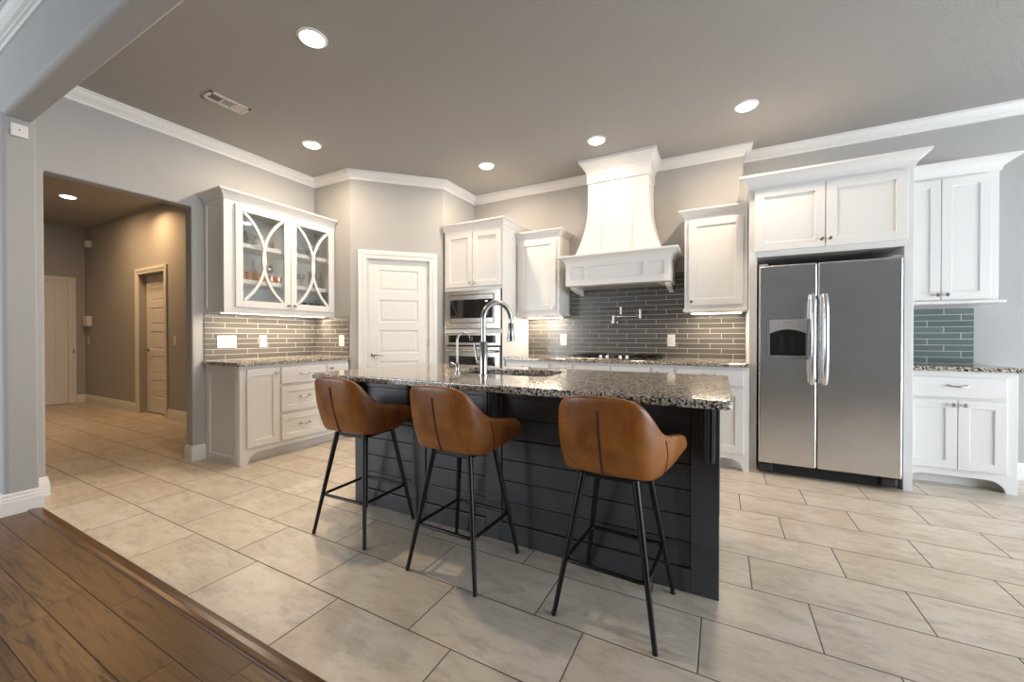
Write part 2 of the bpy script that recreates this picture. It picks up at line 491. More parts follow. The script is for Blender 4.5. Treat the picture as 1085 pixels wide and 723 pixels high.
# hall
hw = MB()
h0, h1, hz = -7.62, -6.815, 2.045
hw.box(HX, h0, HY, HY + 0.13, 0, ZC).box(h1, XL - T, HY, HY + 0.13, 0, ZC).box(h0, h1, HY, HY + 0.13, hz, ZC)
struct(hw, 'wall_hall_side', 'wall')
struct(MB().box(HX - 0.1, HX, 0.85, HY + 0.13, 0, ZC), 'wall_hall_end', 'wall')
struct(MB().box(h0 - 0.3, h1 + 0.3, HY + 0.135, HY + 0.2, 0, ZC), 'wall_hall_closet', 'wall')

# crown along the kitchen walls
crown = [(-0.004, 0), (0.079, 0), (0.079, -0.015), (0.068, -0.016), (0.066, -0.024), (0.056, -0.040), (0.040, -0.054), (0.026, -0.060), (0.025, -0.068), (0.014, -0.070), (0.012, -0.092), (-0.004, -0.092)]
path = [(XL, 0.83), (XL, 3.066), (-3.664, 3.066), (-2.935, 3.795), (-2.935, YB), (-1.27, YB)]
struct(MB().sweep(path, crown, ZC), 'trim_crown_kitchen', 'trim')
struct(MB().sweep([(-0.63, YB), (0.18, YB), (0.18, YB2), (XR, YB2)], crown, ZC), 'trim_crown_back', 'trim')
lc = MB().prism(Frame((0, 0, 0), (0, 1, 0), (1, 0, 0)), [(0.70 - o, ZC + z) for o, z in crown], HX, XR)
struct(lc, 'trim_crown_living', 'trim')

# baseboards
bp = [(-0.004, 0), (0.016, 0), (0.016, 0.085), (0.013, 0.088), (0.013, 0.105), (0.009, 0.110), (0.009, 0.128), (0.004, 0.135), (-0.004, 0.135)]
struct(MB().sweep([(HX, 0.70), (-4.0, 0.70), (-4.0, 0.85), (XL, 0.85), (XL, OP0), (XL - T, OP0)][::-1], [(-o, z) for o, z in bp], 0), 'baseboard_column', 'trim')
struct(MB().sweep([(XL - T, OP1), (XL, OP1), (XL, 1.925)], bp, 0), 'baseboard_left', 'trim')
struct(MB().sweep([(HX, 2.49), (HX, HY), (-7.735, HY)], bp, 0), 'baseboard_hall', 'trim')
struct(MB().sweep([(-6.725, HY), (XL - T, HY)], bp, 0), 'baseboard_hall_near', 'trim')
struct(MB().sweep([(1.90, YB2), (XR, YB2)], bp, 0), 'baseboard_back_right', 'trim')

def casing(fr, u0, u1, z1, w, name, depth=0.022):
    b = MB()
    prof = [(0.0, 0.010), (0.012, 0.016), (w * 0.45, 0.016), (w * 0.55, depth), (w, depth)]
    def leg(ua, ub):  # ua = inner edge, ub = outer edge
        sgn = 1 if ub > ua else -1
        for (a, n), (c, n2) in zip(prof[:-1], prof[1:]):
            b.fbox(fr, min(ua + sgn * a, ua + sgn * c), max(ua + sgn * a, ua + sgn * c), 0, max(n, n2), 0, z1 + a)
    leg(u0, u0 - w); leg(u1, u1 + w)
    for (a, n), (c, n2) in zip(prof[:-1], prof[1:]):
        b.fbox(fr, u0 - c, u1 + c, 0, max(n, n2), z1 + a, z1 + c)
    return struct(b, name, 'trim', 0.003, 1)

def lever(fr, u, z, n, direction, parent):
    h = MB()
    h.lathe([(0.026, 0), (0.026, 0.008), (0.020, 0.012), (0.011, 0.014), (0.011, 0.045), (0.0, 0.045)], fr.p(u, n, z), fr.n, 20)
    pts = [fr.p(u, n + 0.042, z), fr.p(u + direction * 0.03, n + 0.046, z + 0.002), fr.p(u + direction * 0.07, n + 0.046, z - 0.003), fr.p(u + direction * 0.11, n + 0.042, z - 0.008)]
    h.tube(pts, [0.010, 0.009, 0.007, 0.005], 10)
    return h.build('handle', 'nickel', parent)

def panel_door(name, fr, u0, u1, z0, z1, n, zs, pu0, pu1, label):
    us = [u0, pu0, pu1, u1]
    zz = sorted([z0, z1] + [z for p in zs for z in p])
    holes = set()
    for a, b in zs: holes.add((1, zz.index(a)))
    base = fr.p((u0 + u1) / 2, n, 0)
    d = MB().slab(fr, us, zz, holes, n - 0.035, n, 0.008)
    for a, b in zs:   # raised field in every panel
        d.fbox(fr, pu0 + 0.028, pu1 - 0.028, n - 0.0079, n - 0.003, a + 0.028, b - 0.028)
    o = d.build(name, 'door', None, 0.003, base=base)
    return tag(o, kind='structure', label=label)

zp = [(0.237, 0.493), (0.592, 0.848), (0.946, 1.207), (1.301, 1.555), (1.658, 1.896)]
pd_ = panel_door('door_1', diag, 0.177, 0.861, 0.012, 2.010, -0.022, zp, 0.302, 0.737, 'white five-panel pantry door set in the diagonal wall')
lever(diag, 0.240, 0.922, -0.022, 1, pd_)
for z in (1.80, 1.068, 0.25):
    MB().tube([diag.p(0.862, -0.014, z - 0.045), diag.p(0.862, -0.014, z + 0.045)], 0.007, 10).build('hinge', 'nickel', pd_)
casing(diag, d0, d1, dz, 0.09, 'trim_door_casing')
# jamb inside the doorway
struct(MB().fbox(diag, d0, d0 + 0.004, -0.1, 0.0, 0, dz).fbox(diag, d1 - 0.004, d1, -0.1, 0, 0, dz).fbox(diag, d0, d1, -0.1, 0, dz - 0.006, dz), 'trim_door_jamb', 'trim')

hall = front_y(HY)
casing(hall, h0, h1, hz, 0.085, 'trim_hall_casing')
hd = panel_door('door_2', hall, h0 + 0.005, h1 - 0.005, 0.012, hz - 0.01, -0.085, zp, h0 + 0.14, h1 - 0.14, 'white panelled door in the long hall wall, with nickel handle')
lever(hall, h0 + 0.07, 0.93, -0.085, 1, hd)
hend = front_x(HX)
e0, e1, ez = 1.55, 2.395, 2.04
casing(hend, e0, e1, ez, 0.09, 'trim_hall_end_casing')
he = panel_door('door_3', hend, e0 + 0.004, e1 - 0.004, 0.012, ez - 0.005, 0.012, zp, e0 + 0.13, e1 - 0.145, 'white panelled door closing the far end of the hall')
lever(hend, e0 + 0.07, 0.93, 0.012, 1, he)
MB().fbox(hend, e1 + 0.05, e1 + 0.066, 0.0, 0.027, 0.85, 0.91).build('strike_plate', 'nickel', he)

# ------------------------------------------------------------------ cabinets
CROWN = [(-0.012, 0), (0.006, 0), (0.007, 0.012), (0.012, 0.026), (0.024, 0.044), (0.040, 0.056), (0.050, 0.060), (0.050, 0.072), (-0.012, 0.072)]
def crown_prof(out, h):
    return [(o * out / 0.05 if o > 0 else o, z * h / 0.072) for o, z in CROWN]

def shaker(fr, u0, u1, z0, z1, n, parent, name='door', rail=0.062, mat='white', thick=0.02, depth=0.009):
    if z1 - z0 < 0.2: rail_z = min(rail, (z1 - z0) * 0.30)
    else: rail_z = rail
    d = MB().slab(fr, [u0, u0 + rail, u1 - rail, u1], [z0, z0 + rail_z, z1 - rail_z, z1], {(1, 1)}, n, n + thick, depth)
    return d.build(name, mat, parent, 0.0025)
def flat_front(fr, u0, u1, z0, z1, n, parent, name='drawer', thick=0.02, mat='white'):
    return MB().fbox(fr, u0, u1, n, n + thick, z0, z1).build(name, mat, parent, 0.005, seg=3)
def knob(fr, u, z, n, parent):
    return MB().lathe([(0.009, 0), (0.006, 0.006), (0.006, 0.014), (0.014, 0.020), (0.016, 0.026), (0.011, 0.031), (0.0, 0.032)], fr.p(u, n, z), fr.n, 16).build('knob', 'nickel', parent)
def pull(fr, u, z, n, parent, w=0.10):
    b = MB()
    pts = [fr.p(u - w / 2, n, z), fr.p(u - w / 2, n + 0.018, z)] + [fr.p(u + w * (t - 0.5), n + 0.020 + 0.008 * math.sin(PI * t), z - 0.006 * math.sin(PI * t)) for t in (0.1, 0.25, 0.4, 0.5, 0.6, 0.75, 0.9)] + [fr.p(u + w / 2, n + 0.018, z), fr.p(u + w / 2, n, z)]
    b.tube(pts, [0.008, 0.006, 0.005, 0.005, 0.006, 0.007, 0.006, 0.005, 0.005, 0.006, 0.008], 10)
    for s in (-1, 1): b.lathe([(0.010, 0), (0.008, 0.004), (0.004, 0.005)], fr.p(u + s * w / 2, n, z), fr.n, 12)
    return b.build('handle', 'nickel', parent)
def apron(fr, u0, u1, foot_l, foot_r, z_top, n0, n1, parent, rise=0.095, run=0.105):
    """valance board under the doors with curved brackets at the feet"""
    pts = [(u0, z_top), (u0, 0)]
    if foot_l:
        pts += [(u0 + foot_l, 0)] + [(u0 + foot_l + run - run * math.cos(a), rise * math.sin(a)) for a in [PI / 2 * i / 8 for i in range(1, 9)]]
    else: pts[-1] = (u0, rise)
    if foot_r:
        pts += [(u1 - foot_r - run + run * math.cos(a), rise * math.sin(a)) for a in [PI / 2 * i / 8 for i in range(8, 0, -1)]] + [(u1 - foot_r, 0), (u1, 0)]
    else: pts += [(u1, rise)]
    pts += [(u1, z_top)]
    return MB().prism(fr, pts, n0, n1).build('apron', 'white', parent, 0.002)

ZT = 0.875; CT = 0.909
# ---- left base cabinet
fl = front_x(-3.70)
LB0, LB1 = 1.930, 3.064
c = thing('base_cabinet', (-3.98, 2.5, 0), 'white base cabinet with three drawers under the left wall counter', 'cabinet')
MB().box(XL + 0.002, -3.7205, LB0 + 0.0185, LB1, 0.105, ZT).box(XL + 0.002, -3.78, LB0 + 0.0185, LB1, 0, 0.105).build('body', 'white', c)
MB().fbox(fl, LB0, LB1, -0.02, 0, 0.125, ZT).build('face_frame', 'white', c, 0.002)
shaker(front_y(LB0 + 0.018), XL + 0.002, -3.7205, 0.0, ZT, 0, c, 'end_panel', 0.065, thick=0.018)
apron(fl, LB0, LB1, 0.07, 0, 0.125, -0.02, 0, c)
d = shaker(fl, 1.985, 2.270, 0.147, 0.842, 0, c); knob(fl, 2.237, 0.797, 0.02, d)
for z0, z1, flat in ((0.685, 0.845, True), (0.418, 0.656, False), (0.147, 0.388, False)):
    d = flat_front(fl, 2.292, 2.765, z0, z1, 0, c) if flat else shaker(fl, 2.292, 2.765, z0, z1, 0, c, 'drawer', 0.055)
    pull(fl, 2.528, (z0 + z1) / 2 + (0.005 if flat else 0.01), 0.02, d)
d = shaker(fl, 2.787, 3.050, 0.147, 0.842, 0, c); knob(fl, 2.825, 0.797, 0.02, d)
def counter(x0, x1, y0, y1, label, z1=CT, hole=None):
    b = MB()
    if hole:
        hx0, hx1, hy0, hy1 = hole
        rad = 0.05; ro = 0.022; b.weld = True
        rr = lambda xa, ya, xb, yb, r: arc(xa + r, ya + r, r, 180, 270, 4) + arc(xb - r, ya + r, r, 270, 360, 4) + arc(xb - r, yb - r, r, 0, 90, 4) + arc(xa + r, yb - r, r, 90, 180, 4)
        outer, inner = rr(x0, y0, x1, y1, ro), rr(hx0, hy0, hx1, hy1, rad)
        k = len(inner)
        for zz in (z1, z1 - 0.034):
            b.add([(x, y, zz) for x, y in outer] + [(x, y, zz) for x, y in inner], [(i, (i + 1) % k, k + (i + 1) % k, k + i) for i in range(k)])
        for ring in (outer, inner):
            m_ = len(ring)
            for i in range(m_):
                (xa, ya), (xb, yb) = ring[i], ring[(i + 1) % m_]
                b.add([(xa, ya, z1), (xb, yb, z1), (xb, yb, z1 - 0.034), (xa, ya, z1 - 0.034)], [(0, 1, 2, 3)])
    else:
        b.box(x0, x1, y0, y1, z1 - 0.034, z1)
    o = b.build('countertop', 'granite', None, 0.007, seg=3, base=((x0 + x1) / 2, (y0 + y1) / 2, z1 - 0.034))
    return tag(o, label, 'countertop')
counter(XL + 0.001, -3.665, 1.900, 3.065, 'speckled granite countertop on the base cabinet along the left wall')

# ---- left glass-front wall cabinet
fu = front_x(-3.92)
U0, U1, UZ0, UZ1 = 1.920, 3.064, 1.372, 2.372
c = thing('glass_cabinet', (-4.09, 2.49, 1.348), 'white wall cabinet with arched glass doors holding glassware', 'cabinet')
b = MB()
b.box(XL + 0.002, XL + 0.012, U0, U1, UZ0, UZ1)
b.box(XL + 0.012, -3.9405, U0 + 0.0125, U0 + 0.03, UZ0, UZ1).box(XL + 0.012, -3.9405, U1 - 0.018, U1, UZ0, UZ1)
b.box(XL + 0.012, -3.9405, U0 + 0.03, U1 - 0.018, UZ0, UZ0 + 0.03).box(XL + 0.012, -3.9405, U0 + 0.03, U1 - 0.018, UZ1 - 0.03, UZ1)
b.build('body', 'white', c)
for z in (2.014, 1.674):
    MB().box(XL + 0.012, -3.955, U0 + 0.03, U1 - 0.018, z - 0.042, z).build('shelf', 'white', c, 0.002)
b = MB()
for u0, u1 in ((U0, 2.04), (2.502, 2.552), (3.02, U1)): b.fbox(fu, u0, u1, -0.02, 0, UZ0, UZ1)
for u0, u1 in ((2.04, 2.502), (2.552, 3.02)): b.fbox(fu, u0, u1, -0.02, 0, UZ1 - 0.045, UZ1).fbox(fu, u0, u1, -0.02, 0, UZ0, UZ0 + 0.055)
b.fbox(fu, U0, U1, -0.02, 0, UZ1, UZ1 + 0.02).fbox(fu, U0, U1, -0.02, 0, UZ0 - 0.024, UZ0)
b.build('face_frame', 'white', c, 0.002)
shaker(front_y(U0 + 0.012), XL + 0.002, -3.9405, UZ0 - 0.02, UZ1 + 0.02, 0, c, 'end_panel', 0.05, thick=0.012, depth=0.006)
MB().sweep([(XL + 0.002, U0), (-3.92, U0), (-3.92, U1)], crown_prof(0.055, 0.075), UZ1 + 0.005).build('crown', 'white', c)
MB().box(XL + 0.002, -3.92, U0, U1, UZ1 + 0.01, UZ1 + 0.075).build('crown_blocking', 'white', c)
for (a0, a1, kn) in ((2.008, 2.524, 2.494), (2.530, 3.038, 2.560)):
    z0, z1, r = 1.408, 2.352, 0.062
    d = MB()
    d.fbox(fu, a0, a0 + r, 0.0, 0.022, z0, z1).fbox(fu, a1 - r, a1, 0.0, 0.022, z0, z1)
    d.fbox(fu, a0 + r, a1 - r, 0.0, 0.022, z0, z0 + r).fbox(fu, a0 + r, a1 - r, 0.0, 0.022, z1 - r, z1)
    d = d.build('door', 'white', c, 0.002)
    MB().fbox(fu, a0 + r - 0.004, a1 - r + 0.004, 0.006, 0.009, z0 + r - 0.004, z1 - r + 0.004).build('glass_pane', 'pane', d)
    L, Rr, zb, zt = a0 + r, a1 - r, z0 + r, z1 - r
    zc_, hh, hw_ = (zb + zt) / 2, (zt - zb) / 2, (Rr - L) / 2
    rad = (hh * hh + hw_ * hw_) / (2 * hw_)
    am = math.asin(min(1, hh / rad))
    for sgn, edge in ((1, L), (-1, Rr)):
        cu = edge + sgn * (hw_ + 0.008) - sgn * rad
        w_ = 0.0125
        outer = [(cu + sgn * (rad + w_) * math.cos(t), zc_ + (rad + w_) * math.sin(t)) for t in [am * 0.985 * (i / 14 - 1) for i in range(29)]]
        inner = [(cu + sgn * (rad - w_) * math.cos(t), zc_ + (rad - w_) * math.sin(t)) for t in [am * 0.985 * (i / 14 - 1) for i in range(29)]]
        mm = MB()
        for i in range(28):
            q_ = [outer[i], outer[i + 1], inner[i + 1], inner[i]]
            q_ = [(min(max(u, L - 0.002), Rr + 0.002), min(max(z, zb - 0.002), zt + 0.002)) for u, z in q_]
            o_ = 0.0012 if sgn > 0 else 0.0
            vs = [fu.p(u, 0.003 - o_, z) for u, z in q_] + [fu.p(u, 0.019 + o_, z) for u, z in q_]
            mm.add(vs, [(0, 1, 2, 3), (4, 5, 6, 7), (0, 1, 5, 4), (2, 3, 7, 6)] + ([(0, 3, 7, 4)] if i == 0 else []) + ([(1, 2, 6, 5)] if i == 27 else []))
        mm.build('muntin', 'white', d)
    knob(fu, kn, 1.447, 0.022, d)

def light_bar(fr, u0, u1, n0, n1, z1, label):
    base = fr.p((u0 + u1) / 2, (n0 + n1) / 2, z1 - 0.022)
    t = thing('under_cabinet_light', base, label, 'light')
    MB().fbox(fr, u0, u1, n0, n1, z1 - 0.012, z1).build('housing', 'plate', t, 0.002)
    MB().fbox(fr, u0 + 0.01, u1 - 0.01, n0 + 0.006, n1 - 0.006, z1 - 0.020, z1 - 0.012).build('diffuser', 'bar', t)
    mid = fr.p((u0 + u1) / 2, (n0 + n1) / 2, z1 - 0.024)
    area_light('bar_lamp', mid, u1 - u0 - 0.04, UNDER_W * (u1 - u0), WARM, (0, 0, math.atan2(fr.u.y, fr.u.x)), 0.03, 'RECTANGLE')
    return t
light_bar(fu, 1.96, 3.03, -0.16, -0.11, UZ0 - 0.001, 'long light bar glowing under the glass-door cabinet')

# ---- oven tower
YT = 3.797; TX0, TX1 = -2.915, -2.125
ft = front_y(YT)
c = thing('oven_cabinet', ((TX0 + TX1) / 2, 4.13, 0), 'tall white cabinet that holds the microwave and the wall oven', 'cabinet')
b = MB()
b.box(TX1 - 0.01, TX1, YT, YB - 0.003, 0, 2.375).box(TX0, TX0 + 0.02, YT, YB - 0.003, 0, 2.375)
b.box(TX0 + 0.02, TX1 - 0.01, YT + 0.35, YB - 0.003, 0, 2.375)
for z0, z1 in ((0, 0.45), (1.176, 1.222), (1.666, 2.375)): b.box(TX0 + 0.0201, TX1 - 0.0101, YT, YT + 0.35, z0, z1)
b.build('body', 'white', c, 0.002)
for u0, u1, k in ((-2.885, -2.514, -2.545), (-2.508, -2.140, -2.477)):
    d = shaker(ft, u0, u1, 1.704, 2.330, 0, c); knob(ft, k, 1.745, 0.02, d)
d = flat_front(ft, -2.885, -2.140, 0.14, 0.43, 0, c); pull(ft, -2.51, 0.33, 0.02, d)
MB().sweep([(TX0 - 0.012, YT + 0.05), (TX0 - 0.012, YT), (TX1, YT), (TX1, YB - 0.003)][1:], crown_prof(0.045, 0.075), 2.368).build('crown', 'white', c)
MB().box(TX0, TX1, YT, YB - 0.002, 2.37, 2.44).build('crown_blocking', 'white', c)

t = thing('microwave', (-2.52, YT, 1.226), 'stainless built-in microwave above the wall oven', 'microwave')
X0, X1, Z0, Z1 = -2.902, -2.138, 1.226, 1.662
MB().slab(ft, [X0, -2.822, -2.222, X1], [Z0, 1.288, 1.612, Z1], {(1, 1)}, 0.001, 0.024, 0.02).build('trim_frame', 'steelh', t, 0.003)
d = MB().fbox(ft, -2.816, -2.228, 0.006, 0.030, 1.294, 1.606).build('door', 'steelh', t, 0.003)
MB().fbox(ft, -2.808, -2.236, 0.029, 0.033, 1.344, 1.556).build('window', 'blackglass', d)
MB().fbox(ft, -2.330, -2.300, 0.0332, 0.034, 1.525, 1.537).build('display', 'disp', d)
kb = MB()
for i in range(3):
    for j in range(5): kb.fbox(ft, -2.335 + i * 0.018, -2.325 + i * 0.018, 0.0332, 0.034, 1.375 + j * 0.022, 1.382 + j * 0.022)
kb.build('keypad', 'midgrey', d)
MB().box(-2.88, -2.15, YT + 0.003, YT + 0.34, 1.23, 1.66).build('body', 'dark', t)

t = thing('wall_oven', (-2.52, YT, 0.455), 'stainless wall oven built in below the microwave', 'oven')
MB().box(-2.88, -2.15, YT + 0.003, YT + 0.34, 0.455, 1.170).build('body', 'dark', t)
MB().slab(ft, [X0, -2.838, -2.198, X1], [1.036, 1.064, 1.148, 1.172], {(1, 1)}, 0.001, 0.028, 0.002).build('control_panel', 'steelh', t, 0.003)
MB().fbox(ft, -2.836, -2.200, 0.026, 0.0285, 1.066, 1.146).build('control_glass', 'blackglass', t)
kb = MB()
for i in range(4): kb.lathe([(0.008, 0), (0.008, 0.001)], ft.p(-2.54 + (i % 2) * 0.03, 0.0285, 1.095 + (i // 2) * 0.025), ft.n, 10)
kb.build('touch_marks', 'midgrey', t)
d = MB().fbox(ft, X0 + 0.004, X1 - 0.004, 0.001, 0.034, 0.46, 1.020).build('door', 'steelh', t, 0.004)
MB().fbox(ft, -2.830, -2.206, 0.033, 0.037, 0.56, 0.908).build('window', 'blackglass', d)
hb = MB().tube([ft.p(-2.862, 0.034, 0.968), ft.p(-2.862, 0.075, 0.972), ft.p(-2.80, 0.085, 0.972), ft.p(-2.24, 0.085, 0.972), ft.p(-2.178, 0.075, 0.972), ft.p(-2.178, 0.034, 0.968)], 0.012, 12)
hb.build('handle', 'steelh', d)

# ---- base run on the back wall
fb = front_y(3.845)
BX0, BX1 = -2.123, 0.205
c = thing('base_cabinet', (-0.96, 4.15, 0), 'long white base cabinet under the cooktop counter on the back wall', 'cabinet')
MB().box(BX0, BX1, 3.8655, YB - 0.001, 0.105, ZT).box(BX0, BX1, 3.94, YB - 0.001, 0, 0.105).build('body', 'white', c)
MB().fbox(fb, BX0, BX1, -0.02, 0, 0.125, ZT).build('face_frame', 'white', c, 0.002)
apron(fb, BX0, BX1, 0.06, 0.045, 0.125, -0.02, 0, c)
for u0, u1, k in ((-2.10, -1.60, 1), (-1.555, -1.345, 1), (-1.315, -0.955, 0), (-0.945, -0.590, 0), (-0.560, -0.385, 1), (-0.355, 0.165, 1)):
    d = flat_front(fb, u0, u1, 0.715, 0.848, 0, c)
    if k: pull(fb, (u0 + u1) / 2, 0.805, 0.02, d, 0.09)
    if u1 - u0 > 0.45:
        m_ = (u0 + u1) / 2
        d = shaker(fb, u0, m_ - 0.002, 0.147, 0.695, 0, c); knob(fb, m_ - 0.035, 0.655, 0.02, d)
        d = shaker(fb, m_ + 0.002, u1, 0.147, 0.695, 0, c); knob(fb, m_ + 0.035, 0.655, 0.02, d)
    else:
        d = shaker(fb, u0, u1, 0.147, 0.695, 0, c, rail=0.05); knob(fb, u1 - 0.03, 0.655, 0.02, d)
counter(-2.123, 0.207, 3.810, YB - 0.012, 'granite countertop carrying the cooktop along the back wall')

# ---- wall cabinets either side of the hood
def wall_cab(x0, x1, hinge_left, label, crown_left, crown_right):
    yf = 4.121
    f = front_y(yf)
    c = thing('upper_cabinet', ((x0 + x1) / 2, 4.29, 1.37), label, 'cabinet')
    MB().box(x0, x1, yf, YB - 0.001, 1.395, 2.262).build('body', 'white', c, 0.002)
    MB().box(x0 - (0.012 if crown_left else 0), x1 + (0.012 if crown_right else 0), yf - 0.014, YB - 0.001, 1.370, 1.397).build('light_rail', 'white', c, 0.004)
    d = shaker(f, x0 + 0.038, x1 - 0.034, 1.428, 2.228, 0, c)
    knob(f, x1 - 0.062 if hinge_left else x0 + 0.062, 1.462, 0.02, d)
    pth = ([(x0, YB - 0.002)] if crown_left else []) + [(x0, yf), (x1, yf)] + ([(x1, YB - 0.002)] if crown_right else [])
    MB().sweep(pth, crown_prof(0.05, 0.072), 2.256).build('crown', 'white', c)
    MB().box(x0, x1, yf, YB - 0.001, 2.26, 2.325).build('crown_blocking', 'white', c)
    return f
f = wall_cab(-2.121, -1.591, True, 'white wall cabinet between the oven tower and the hood', False, True)
light_bar(f, -2.08, -1.63, -0.25, -0.20, 1.3695, 'light bar glowing under the wall cabinet next to the oven tower')
f = wall_cab(-0.315, 0.203, False, 'white wall cabinet between the hood and the refrigerator', True, False)
light_bar(f, -0.27, 0.17, -0.12, -0.06, 1.3695, 'light bar glowing under the wall cabinet beside the refrigerator')

# ---- hood
HC = -0.950
c = thing('range_hood', (HC, 4.23, 1.667), 'tall white wooden hood with flared chimney over the cooktop', 'hood')
fh = front_y(4.0)
us = [HC - 0.52, HC - 0.465, HC - 0.325, HC - 0.270, HC + 0.270, HC + 0.325, HC + 0.465, HC + 0.52]
MB().slab(fh, us, [1.667, 1.735, 1.862, 1.905], {(1, 1), (3, 1), (5, 1)}, -0.448, 0, 0.012).build('mantel', 'white', c, 0.003)
MB().sweep([(HC - 0.52, YB - 0.002), (HC - 0.52, 4.0), (HC + 0.52, 4.0), (HC + 0.52, YB - 0.002)], [(-0.02, 0), (0.004, 0), (0.006, 0.012), (0.014, 0.032), (0.034, 0.054), (0.058, 0.066), (0.075, 0.068), (0.075, 0.086), (-0.02, 0.086)], 1.892).build('ledge', 'white', c)
MB().box(HC - 0.51, HC + 0.51, 4.01, YB - 0.002, 1.90, 1.977).build('ledge_blocking', 'white', c)
for s in (-1, 1):   # curved brackets under the mantel against the wall
    fs = Frame((HC + s * 0.485, 0, 0), (0, 1, 0), (1, 0, 0))
    pts = [(YB - 0.011, 1.666), (YB - 0.011, 1.600), (YB - 0.02, 1.600), (YB - 0.05, 1.615)] + [(YB - 0.05 - 0.30 * math.sin(PI / 2 * i / 6), 1.615 + 0.05 * (1 - math.cos(PI / 2 * i / 6))) for i in range(1, 7)] + [(YB - 0.35, 1.666)]
    MB().prism(fs, pts, -0.022, 0.022).build('bracket', 'white', c, 0.002)
# flared chimney: half width and front by height
prof = []
for i in range(19):
    t_ = i / 18
    z = 1.975 + t_ * (2.845 - 1.975)
    k = max(0, 1 - t_ / 0.62)
    prof.append((z, 0.308 + 0.138 * k ** 2.0, 4.105 - 0.05 * k ** 2.0))
vs, fs_ = [], []
for z, hw2, yf in prof:
    vs += [(HC - hw2, YB - 0.002, z), (HC - hw2, yf, z), (HC + hw2, yf, z), (HC + hw2, YB - 0.002, z)]
for i in range(18):
    for j in range(3): fs_.append((i * 4 + j, i * 4 + j + 1, (i + 1) * 4 + j + 1, (i + 1) * 4 + j))
fs_.append((72, 73, 74, 75)); fs_.append((0, 1, 2, 3))
b = MB(); b.add(vs, fs_, True)
ch = b.build('chimney', 'white', c)
# battens on the chimney front
for s0, s1 in ((-1.0, -0.50), (-0.42, 0.42), (0.50, 1.0)):
    vs, fs_ = [], []
    for z, hw2, yf in prof:
        a, e = HC + s0 * hw2, HC + s1 * hw2
        if s0 == -0.42: a, e = HC - 0.145, HC + 0.145
        elif s0 < 0: e = HC - 0.165
        else: a = HC + 0.165
        vs += [(a, yf, z), (a, yf - 0.006, z), (e, yf - 0.006, z), (e, yf, z)]
    for i in range(18):
        for j in range(3): fs_.append((i * 4 + j, i * 4 + j + 1, (i + 1) * 4 + j + 1, (i + 1) * 4 + j))
    fs_.append((0, 1, 2, 3)); fs_.append((72, 73, 74, 75))
    b = MB(); b.add(vs, fs_, True); b.build('chimney_board', 'white', c)
MB().box(HC - 0.318, HC + 0.318, 4.085, YB - 0.001, 2.745, 2.978).build('frieze', 'white', c, 0.003)
MB().sweep([(HC - 0.318, YB - 0.002), (HC - 0.318, 4.085), (HC + 0.318, 4.085), (HC + 0.318, YB - 0.002)], [(-0.01, -0.14), (0.004, -0.14), (0.006, -0.115), (0.02, -0.09), (0.044, -0.055), (0.060, -0.034), (0.072, -0.028), (0.072, 0), (-0.01, 0)], ZC - 0.002).build('crown', 'white', c)
MB().box(HC - 0.40, HC + 0.40, 4.06, YB - 0.06, 1.660, 1.6665).build('vent_liner', 'midgrey', c)

# ---- backsplashes
def backsplash(mb, mat, label):
    o = mb.build('backsplash', mat, None, base=(0, 0, 0.9)); return tag(o, label, 'backsplash')
backsplash(MB().prism(front_y(YB), [(-2.121, CT + 0.001), (0.204, CT + 0.001), (0.204, 1.366), (-0.330, 1.366), (-0.330, 1.80), (-1.577, 1.80), (-1.577, 1.366), (-2.121, 1.366)], 0.0005, 0.010), 'bs_back', 'dark grey glass tile backsplash behind the cooktop and pot filler')
backsplash(MB().box(XL + 0.0005, XL + 0.010, 1.917, 3.055, CT + 0.001, 1.346), 'bs_left', 'grey glass tile backsplash with the wide switch plate on the left wall')
backsplash(MB().box(XL + 0.011, -3.684, 3.0555, 3.0655, CT + 0.001, 1.346), 'bs_side', 'narrow grey tile backsplash on the short wall beside the pantry door')
backsplash(MB().box(1.243, 1.829, YB2 - 0.010, YB2 - 0.0005, CT + 0.001, 1.368), 'bs_right', 'green-grey glass tile backsplash beyond the refrigerator')

# ---- refrigerator surround with its over-fridge cabinet
YF = 3.930
ff = front_y(YF)
FX0, FX1 = 0.208, 1.240
c = thing('refrigerator_cabinet', ((FX0 + FX1) / 2, 4.28, 0), 'white cabinet surround enclosing the refrigerator, with two doors above', 'cabinet')
MB().box(FX0, FX0 + 0.056, YF, YB - 0.001, 0, 2.385).build('side_panel', 'white', c, 0.002)
MB().box(FX1 - 0.052, FX1, YF, YB2 - 0.001, 0, 2.385).build('side_panel', 'white', c, 0.002)
MB().box(FX0 + 0.056, FX1 - 0.052, YF, YB2 - 0.003, 1.803, 2.385).build('body', 'white', c, 0.002)
MB().box(FX0 + 0.06, FX1 - 0.055, YB2 - 0.06, YB2 - 0.05, 0.0, 1.80).build('back_panel', 'dark', c)
for u0, u1, k in ((0.246, 0.718, 0.694), (0.724, 1.202, 0.746)):
    d = shaker(ff, u0, u1, 1.848, 2.362, 0, c, rail=0.066); knob(ff, k, 1.905, 0.02, d)
MB().sweep([(FX0, YB - 0.002), (FX0, YF), (FX1, YF), (FX1, 4.235)], crown_prof(0.075, 0.098), 2.382).build('crown', 'white', c)
MB().box(FX0, FX1, YF, YB2 - 0.2, 2.384, 2.475).build('crown_blocking', 'white', c)

